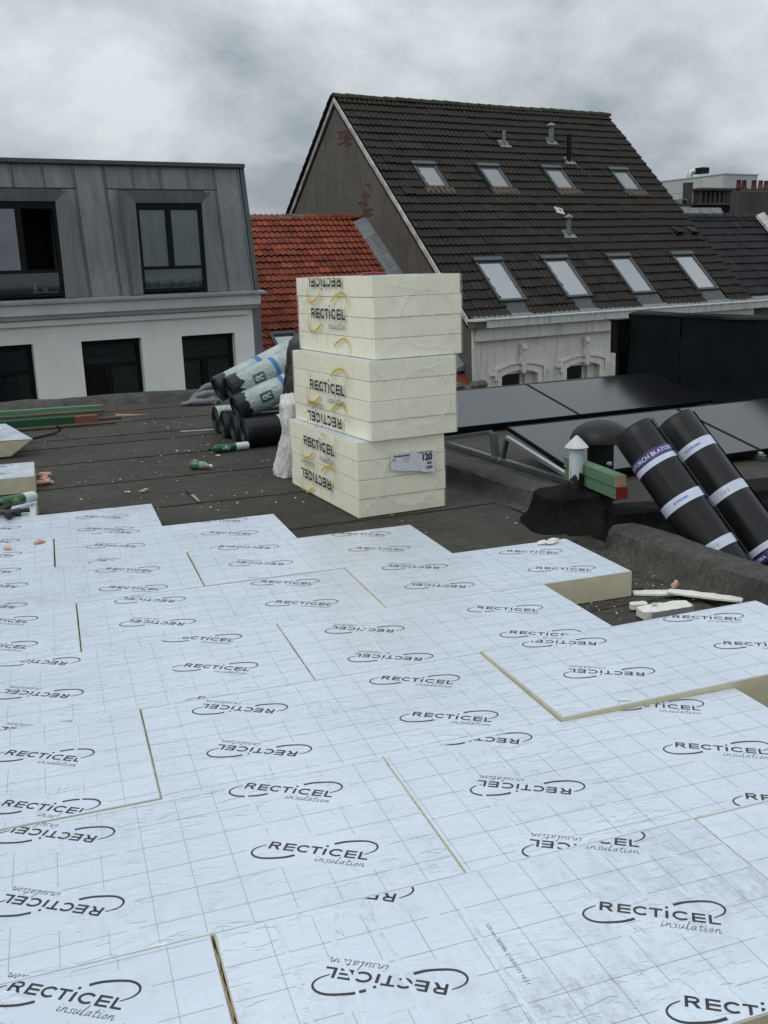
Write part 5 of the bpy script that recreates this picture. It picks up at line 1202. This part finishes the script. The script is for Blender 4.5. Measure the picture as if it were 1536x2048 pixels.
def wrapped(label, p, q, seed, txt):
    root = roll('roofing_roll', label, p, q, .118, 'roll_wrap', [(0.46, .045, 'band_blue', None, 0, None)], g2, seam=False, seed=seed, amp=0.022)
    L = (Vector(q)-Vector(p)).length
    rnd = random.Random(int(seed*10)); r = .118
    mb = MB(); n = 40                                          # torn dark film at the open end
    for i in range(3):
        for k in range(n+1):
            a = 2*math.pi*k/n; z_ = (-.014, -.010, 0)[i] if i < 2 else .085+.05*nz(math.cos(a)*3+seed, math.sin(a)*3)+.03*nz(math.cos(a)*9, math.sin(a)*9, seed)
            rr = r*(0.86 if i == 0 else 1.03)*(1+.02*nz(math.cos(a)*3, math.sin(a)*3, seed+i)); mb.v.append((rr*math.cos(a), rr*math.sin(a), z_))
    for i in range(2):
        for k in range(n): mb.f.append((i*(n+1)+k, i*(n+1)+k+1, (i+1)*(n+1)+k+1, (i+1)*(n+1)+k))
    mb.build('torn_wrap', 'roll_dark_film', root, smooth=True)
    mb = MB()                                                  # green printed field with white letters
    for i in range(2):
        for k in range(9): a = -0.25+0.75*k/8; mb.v.append(((r*1.02)*math.cos(a), (r*1.02)*math.sin(a), L*(.20+.12*i)))
    for k in range(8): mb.f.append((k, k+1, 10+k, 9+k))
    fld = mb.build('printed_field', 'label_green', root, smooth=True)
    def wrap_text(s, size, a0, z0, mt):
        o = text_mesh(s, size, 'wrap_print', mt, root, size*.03, 1.1)
        for v in o.data.vertices:
            zz = v.co.x; a = a0+v.co.y/r; v.co = ((r*1.024)*math.cos(a), (r*1.024)*math.sin(a), z0+zz)
    wrap_text('GC', .055, 0.1, L*.26, 'paper_white')
    for (s, size, a0, t) in txt: wrap_text(s, size, a0, L*t, 'label_green')
wrapped('dotted grey-green wrapped roll lying on the front of the pile, blue band', (1.51, 8.60, .325), (2.44, 8.80, .62), 5.0, [('index', .06, .5, .72)])
wrapped('uppermost wrapped roll of the pile with a torn dark end and index lettering', (1.49, 8.76, .475), (2.40, 8.98, .775), 6.3, [('index', .085, -.35, .76), ('roof', .06, .45, .74), ('index', .045, 1.0, .74)])
wrapped('wrapped roll behind the uppermost one, its dark end just showing', (1.43, 9.04, .455), (2.32, 9.22, .80), 7.7, [('index', .06, .9, .7)])

# ------------------------------------------------------------------ soft things: sacks, bag, cloth
def blob(name, fn, mat, parent, nu=40, nv=28, off=(0,0,0)):
    mb = MB()
    for j in range(nv+1):
        for i in range(nu): mb.v.append(fn(2*math.pi*i/nu, j/nv))
    for j in range(nv):
        for i in range(nu): mb.f.append((j*nu+i, j*nu+(i+1)%nu, (j+1)*nu+(i+1)%nu, (j+1)*nu+i))
    mb.f.append(tuple(range(nu))[::-1]); mb.f.append(tuple(nv*nu+i for i in range(nu)))
    return mb.build(name, mat, parent, off, smooth=True)
sk = thing('plastic_sack', 'crumpled white plastic sack leaning on the left of the pack stack', 'sack', (1.60, 7.02, 0), 0)
def sackf(t, v):
    w = 0.100 - 0.135*min(v, .5) + 0.07*max(0, v-.5)*2*(1-.4*max(0, v-.85)/.15); dep = 0.13*(1-.3*v)*(1-max(0, v-.9)*5)
    if v < .08: w *= .75+.25*v/.08
    cr = 0.012*nz(math.cos(t)*2.5, math.sin(t)*2.5, v*4) + 0.016*abs(nz(math.cos(t)*4+v*6, math.sin(t)*4-v*5, v*9)) + .007*nz(math.cos(t)*10+v*8, math.sin(t)*10, v*22) - .008
    return (-.045+0.085*v+(w+cr)*math.cos(t), .03+(dep+cr)*math.sin(t), 0.006+0.60*v+.012*nz(math.cos(t)*4, v*5)*(v > .05))
blob('sack_body', sackf, 'sack_film', sk, 64, 44)
bb = thing('rubbish_bag', 'tall shiny black plastic bag standing behind the pack stack', 'bag', (2.02, 7.55, 0), 0)
blob('bag_body', lambda t, v: ((0.30*(1-.30*v**3)*(1-max(0, v-.9)*4)+.035*nz(math.cos(t)*3, math.sin(t)*3, v*5)+.02*abs(nz(math.cos(t)*9, math.sin(t)*9, v*9)))*math.cos(t)*1.05, (.26*(1-.3*v**3)*(1-max(0, v-.9)*4)+.03*nz(math.cos(t)*3+4, math.sin(t)*3, v*5))*math.sin(t), .006+1.05*v), 'bag_black', bb, 44, 30)
tw = thing('grey_cloth', 'crumpled grey cloth beside the roll pile at the back edge', 'cloth', (1.66, 11.62, 0.0), 0)
def clothf(t, v):
    r = 0.175*(1-v)**.5*(1+.35*nz(math.cos(t)*1.6, math.sin(t)*1.6, 1.0)+.10*math.sin(5*t+2*v))
    return (r*math.cos(t)+.05*v, r*math.sin(t)*.75, .006+.17*v**.75+(.025*math.sin(4*t+5*v)*(1-v)+.03*nz(math.cos(t)*2, math.sin(t)*2, v*2))*(v > .03))
blob('cloth_heap', clothf, 'cloth', tw, 60, 26)
for k, (pts, r_) in enumerate((([(-.21,-.03,.03),(-.12,-.10,.045),(.0,-.12,.04),(.10,-.09,.045),(.18,-.02,.03)], .036), ([(-.10,-.06,.10),(-.02,-.09,.125),(.08,-.06,.13),(.13,.02,.11)], .038), ([(-.05,.0,.15),(.02,-.03,.20),(.09,.0,.205),(.11,.06,.17)], .036), ([(-.27,-.02,.02),(-.20,-.06,.03),(-.14,-.03,.045)], .026))):
    p = [Vector((q.x, q.y, 0)) for q in spline([(a_[0], a_[1]) for a_ in pts], 5)]; zs_ = [q.y for q in spline([(i, a_[2]) for i, a_ in enumerate(pts)], 5)]; n_p = len(p)
    MB().tube([(q.x, q.y, z_) for q, z_ in zip(p, zs_)], [r_*(.25+.75*math.sin(math.pi*min(.999, (i+.6)/n_p))**.5)*(1+.15*nz(i*.5, k)) for i in range(n_p)], 12).build('cloth_fold', 'cloth', tw, smooth=True)

# ------------------------------------------------------------------ timber offcuts, bars, tools on the felt
def plank(label, p, rot, L, w, h, mat, tip=None, tip_mat=None, group='timber pieces at the back left', pitch=0.0):
    root = thing('timber_plank', label, 'timber', p, rot, group); root.rotation_euler = (0, pitch, rot)
    MB().box(0, L, 0, w, 0, h).build('plank', mat, root, bevel=.004, seg=1)
    if tip: MB().box(L+.001, L+tip, .004, w-.002, .004, h-.004).build('plank_end', tip_mat, root, bevel=.003, seg=1)
plank('dark green painted plank with a bare reddish end at the back left', (-2.2, 10.62, .004), R(-.2), 2.36, .10, .095, 'wood_darkgreen', .24, 'wood_red')
plank('pale green plank lying along the back upstand', (-1.9, 11.52, .03), R(-4), 2.4, .09, .075, 'wood_green')
plank('short pale green plank under the brown boards', (-1.2, 11.30, .004), R(-2), 1.62, .07, .05, 'wood_green')
plank('weathered brown board lying across the green planks', (-1.8, 11.15, .06), R(-1), 2.3, .08, .022, 'wood_brown')
plank('thin brown board end sticking out right of the green planks', (-.9, 10.85, .004), R(-.5), 1.55, .06, .03, 'wood_brown')
sp_ = thing('wood_splinter', 'long fresh wood splinter pointing right from the green planks', 'timber', (.60, 11.02, .004), R(-6))
MB().add([(0,0,0),(0,.06,0),(.36,.02,0),(0,0,.02),(0,.06,.025),(.36,.02,.004)], [(2,1,0),(3,4,5),(0,3,5,2),(1,2,5,4),(0,1,4,3)]).build('splinter', 'wood_fresh', sp_)
rod = thing('wooden_rod', 'thin brown rod lying in front of the green planks', 'rod', (-.75, 10.52, .018), R(-.8)); MB().tube([(0,0,0),(.6,.004,0),(1.32,-.002,.003)], .016, 10).build('rod', 'wood_brown', rod, smooth=True)
cb = thing('crowbar', 'dark hooked crowbar behind the slanted off-cut board', 'crowbar', (-.45, 9.70, .016), 0)
MB().tube([(0,0,0),(.2,.18,0),(.40,.37,.004),(.455,.40,.02),(.462,.375,.045),(.44,.34,.075),(.425,.33,.085)], [.014,.014,.014,.014,.013,.010,.005], 8).build('bar', 'steel_dark', cb, smooth=True)
def can(label, p, q, r, name='foam_can', gold=False):
    P = Vector(p); Q = Vector(q); d = (Q-P); L = d.length; d.normalize(); root = thing(name, label, 'spray can', P, 0); root.rotation_mode = 'QUATERNION'
    zq = d; xq = CAM-P; xq = (xq-zq*xq.dot(zq)).normalized(); yq = zq.cross(xq); root.rotation_quaternion = Matrix(((xq.x,yq.x,zq.x),(xq.y,yq.y,zq.y),(xq.z,yq.z,zq.z))).to_quaternion()
    MB().lathe([(r*.3,-.03),(r*.32,-.012),(r*.55,-.010),(r*.92,.004),(r,.016),(r,L*.62)], (0,0,0), 24).build('can_body', 'can_green', root, smooth=True)
    MB().lathe([(r*1.002,L*.6201),(r*1.002,L-.012),(r*.96,L-.004),(r*.85,L),(r*.6,L-.006)], (0,0,0), 24).build('can_base', 'can_white', root, smooth=True)
    MB().lathe([(r*.35,-.055),(r*.38,-.035),(r*.30,-.030)], (0,0,0), 12).build('valve', 'plastic_black', root, smooth=True)
    mb = MB()
    for i in range(2):
        for k in range(9): a = -.5+.95*k/8; mb.v.append((r*1.012*math.cos(a), r*1.012*math.sin(a), L*(.10+.42*i)))
    for k in range(8): mb.f.append((k, k+1, 10+k, 9+k))
    lb = mb.build('can_label', 'can_green', root, smooth=True)
    for j, (s_, a0) in enumerate((('FOAM', .28), ('PU GUN', -.05), ('B3', -.3))):
        o = text_mesh(s_, .022, 'label_print', 'can_gold' if gold else 'paper_white', lb, .0004)
        for v in o.data.vertices: zz = v.co.x; a = a0+v.co.y/r; v.co = (r*1.02*math.cos(a), r*1.02*math.sin(a), L*.31+zz)
    return root
can('green and white foam can lying in front of the roll pile', (1.235, 8.27, .036), (1.535, 8.31, .036), .034)
gunr = can('green foam can screwed to a black spray gun at the left edge', (-.375, 6.19, .185), (-.195, 6.42, .160), .034, 'spray_gun', True)
gunr.rotation_mode = 'QUATERNION'
gn = bpy.data.objects.new('gun_body', MB().box(-.02, .02, -.02, .02, .02, .05).mesh('gun_body', 'plastic_black')); COL.objects.link(gn); gn.parent = gunr
gn.matrix_parent_inverse = (Matrix.Translation(gunr.location) @ gunr.rotation_quaternion.to_matrix().to_4x4()).inverted(); gn.location = (-.38, 6.16, .12)
MB().tube([(-.12,-.05,.03),(.0,-.03,.032),(.05,.0,.05)], [.022,.024,.020], 10).build('barrel', 'plastic_black', gn, smooth=True)
MB().tube([(-.02,-.03,.03),(.05,-.08,.022),(.11,-.07,.022)], [.018,.020,.024], 10).build('grip', 'plastic_black', gn, smooth=True)
MB().tube([(.02,-.06,.02),(.045,-.14,.022),(.05,-.165,.022)], [.016,.019,.021], 10).build('handle', 'plastic_black', gn, smooth=True)
MB().tube([(0.10,-.04,.02),(.16,-.03,.02)], [.012,.015], 10).build('knob', 'plastic_black', gn, smooth=True)
bt = thing('crushed_bottle', 'crushed small green and clear plastic bottle on the felt', 'bottle', (.985, 7.62, .035), R(-35))
MB().tube([(-.045,0,0),(-.03,0,0),(.0,0,.001),(.028,0,0)], [.028,.036,.034,.035], 14).build('label_sleeve', 'bottle_green', bt, smooth=True)
MB().tube([(.0285,0,0),(.05,.004,-.002),(.07,-.004,0),(.09,.002,-.004),(.105,0,-.004),(.125,0,-.004)], [.034,.028,.032,.022,.013,.012], 14).build('bottle_body', 'bottle_clear', bt, smooth=True)
MB().tube([(-.02,0,.0365),(.012,0,.0365)], .006, 6).build('label_stripe', 'can_gold', bt)
MB().tube([(.126,0,-.004),(.14,0,-.004)], .014, 12).build('cap', 'can_white', bt)
kn = thing('sheath_knife', 'knife with a grey blade lying on the felt', 'knife', (.805, 6.84, .012), R(-85))
MB().prism([(0,-.011),(.12,-.013),(.165,-.012),(.17,.012),(.12,.014),(.0,.012)], lambda a,b,d: (a,b,d), -.008, .012).build('handle', 'rust', kn, bevel=.004)
MB().prism([(.171,-.016),(.40,-.020),(.43,-.004),(.171,.012)], lambda a,b,d: (a,b,d), 0.0, .004).build('blade', 'steel', kn)
cd_ = thing('loose_cord', 'thin pale cord lying left of the roll pile', 'cord', (1.12, 9.55, .006), 0)
MB().tube([(0.0,.05,0),(.08,.0,.004),(.16,.02,.0),(.24,-.02,.004),(.32,-.01,.0)], .006, 6).build('cord', 'curtain', cd_, smooth=True)

def scrap(label, p, s, mat, seed, rot=0.0, flat=.6, group='foam scraps'):
    rnd = random.Random(seed); root = thing('foam_scrap', label, 'scrap', p, rot, group); mb = MB()
    for k in range(3):
        c = Vector((s*rnd.uniform(-.6,.6), s*rnd.uniform(-.25,.25), s*flat*(.35+.25*k*rnd.random()))); nu, nv = 12, 7; b = len(mb.v)
        for j in range(nv+1):
            ph = math.pi*j/nv
            for i in range(nu):
                t = 2*math.pi*i/nu; v = Vector((math.sin(ph)*math.cos(t), math.sin(ph)*math.sin(t), math.cos(ph))); q = 1+.45*nz(v.x*2.3+seed, v.y*2.3+k, v.z*2.3); mb.v.append((c.x+v.x*s*.62*q, c.y+v.y*s*.36*q, max(0, c.z+v.z*s*.34*flat*q*1.4)))
        for j in range(nv):
            for i in range(nu): mb.f.append((b+j*nu+i, b+(j+1)*nu+i, b+(j+1)*nu+(i+1)%nu, b+j*nu+(i+1)%nu))
    mb.build('foam_lump', mat, root, smooth=True)
scrap('pink foam strand, upper one beside the loose board end', (-.135, 7.76, .03), .06, 'foam_pink', 1, R(-5)); scrap('pink foam strand, lower one beside the loose board end', (-.145, 7.56, .004), .06, 'foam_pink', 2, R(5)); scrap('pink foam strand in the middle beside the loose board end', (-.13, 7.66, .02), .045, 'foam_pink', 12, R(-15))
scrap('flat pink foam scrap lying left of the far row of boards', (-.045, 6.16, .004), .05, 'foam_pink', 3, R(-30)); scrap('small pink foam crumb on open felt near the knife', (.52, 6.96, .004), .030, 'foam_pink', 4)
scrap('pale foam crumb on open felt left of the knife', (.41, 6.98, .004), .018, 'foam_white', 5); scrap('pink foam scrap on the seventh-row board, right of the pair', (-.165, 5.36, .1205), .032, 'foam_pink', 6); scrap('pink foam scrap on the seventh-row board, left of the pair', (-.31, 5.30, .1205), .032, 'foam_pink', 7, R(-35))
scrap('pale foam scrap on the board nearest the pipe block', (2.235, 4.19, .1245), .052, 'foam_white', 8, R(10), .4); scrap('pinkish foam crumb lying by the long kerb', (2.60, 3.655, .004), .032, 'foam_pink', 9, R(40), 1.0)
# white off-cut strips
def strip(label, p, rot, L, w, h, seed, mat='foam_white', group='white foam off-cut strips by the kerb'):
    root = thing('foam_strip', label, 'off-cut', p, rot, group); mb = MB(); n = 26
    for i in range(n+1):
        x = L*i/n; a = .006*nz(x*26, seed)+.004*nz(x*70, seed); b = .006*nz(x*24, seed+5); k = 1-.35*abs(2*i/n-1)**4
        for (yy, zz) in ((-w/2*k+a, 0), (-w/2*k+a*1.5, h*.9), (w/2*k+b, h+.003*nz(x*40, seed)), (w/2*k+b, 0)): mb.v.append((x, yy, zz))
    for i in range(n):
        for j in range(4): mb.f.append((i*4+j, i*4+(j+1)%4, (i+1)*4+(j+1)%4, (i+1)*4+j))
    mb.f.append((3,2,1,0)); mb.f.append(tuple(n*4+j for j in range(4))); mb.build('strip', mat, root)
    return root
strip('long thin white foam strip, rearmost of the off-cuts', (2.385, 3.655, .006), R(-24), .27, .058, .010, 1); strip('white foam strip pointing right under the raised board', (2.515, 3.575, .022), R(-47), .32, .062, .009, 2)
s3 = strip('broad wedge-shaped white foam off-cut with a grey front face', (2.245, 3.385, .006), R(-2), .24, .085, .035, 3); MB().prism([(.03,.004),(.235,.004),(.235,.034),(.03,.030)], lambda a,b,d: (a,d,b), -.0465, -.045).build('cut_face', 'ink_grey', s3)
strip('short white foam stub left of the wedge off-cut', (2.265, 3.49, .006), R(-12), .075, .035, .026, 4); scrap('small foam lump on the wedge off-cut', (2.33, 3.40, .042), .018, 'foam_white', 11)
wr_ = thing('wire_piece', 'short bent wire by the exposed board side', 'wire', (2.41, 3.72, .006), R(-30)); MB().tube([(0,0,.0),(.05,.01,.004),(.11,-.005,.0)], .003, 6).build('wire', 'steel_dark', wr_)
# crumbs over the felt: too many and too small to count
cr_ = random.Random(17); mb = MB()
for k in range(230):
    y = cr_.uniform(4.6, 10.6); x = cr_.gauss(1.0, .75)
    if x < -.15 or x > 2.5 or (y < 6.1 and x < 1.85): continue
    s = cr_.choice((.0014, .002, .0026, .0036))*(1.9 if cr_.random() < .06 else 1); a = cr_.uniform(0, 3.14); c, q = math.cos(a), math.sin(a); e2 = s*cr_.uniform(.8, 3.2)
    mb.hexa([(x+c*i*e2-q*j*s, y+q*i*e2+c*j*s, .0065+(h*s*1.2)) for h in (0, 1) for i, j in ((-1,-1),(1,-1),(1,1),(-1,1))])
for k in range(150):
    x, y = cr_.uniform(2.0, 2.62), cr_.uniform(3.3, 4.0); s = cr_.choice((.0008, .0012, .002)); mb.hexa([(x+i*s*1.6, y+j*s, .0065+h*s) for h in (0, 1) for i, j in ((-1,-1),(1,-1),(1,1),(-1,1))])
o = mb.build('foam_crumbs', 'foam_white'); o['kind'] = 'stuff'; o['label'] = 'tiny white foam crumbs scattered over the felt'
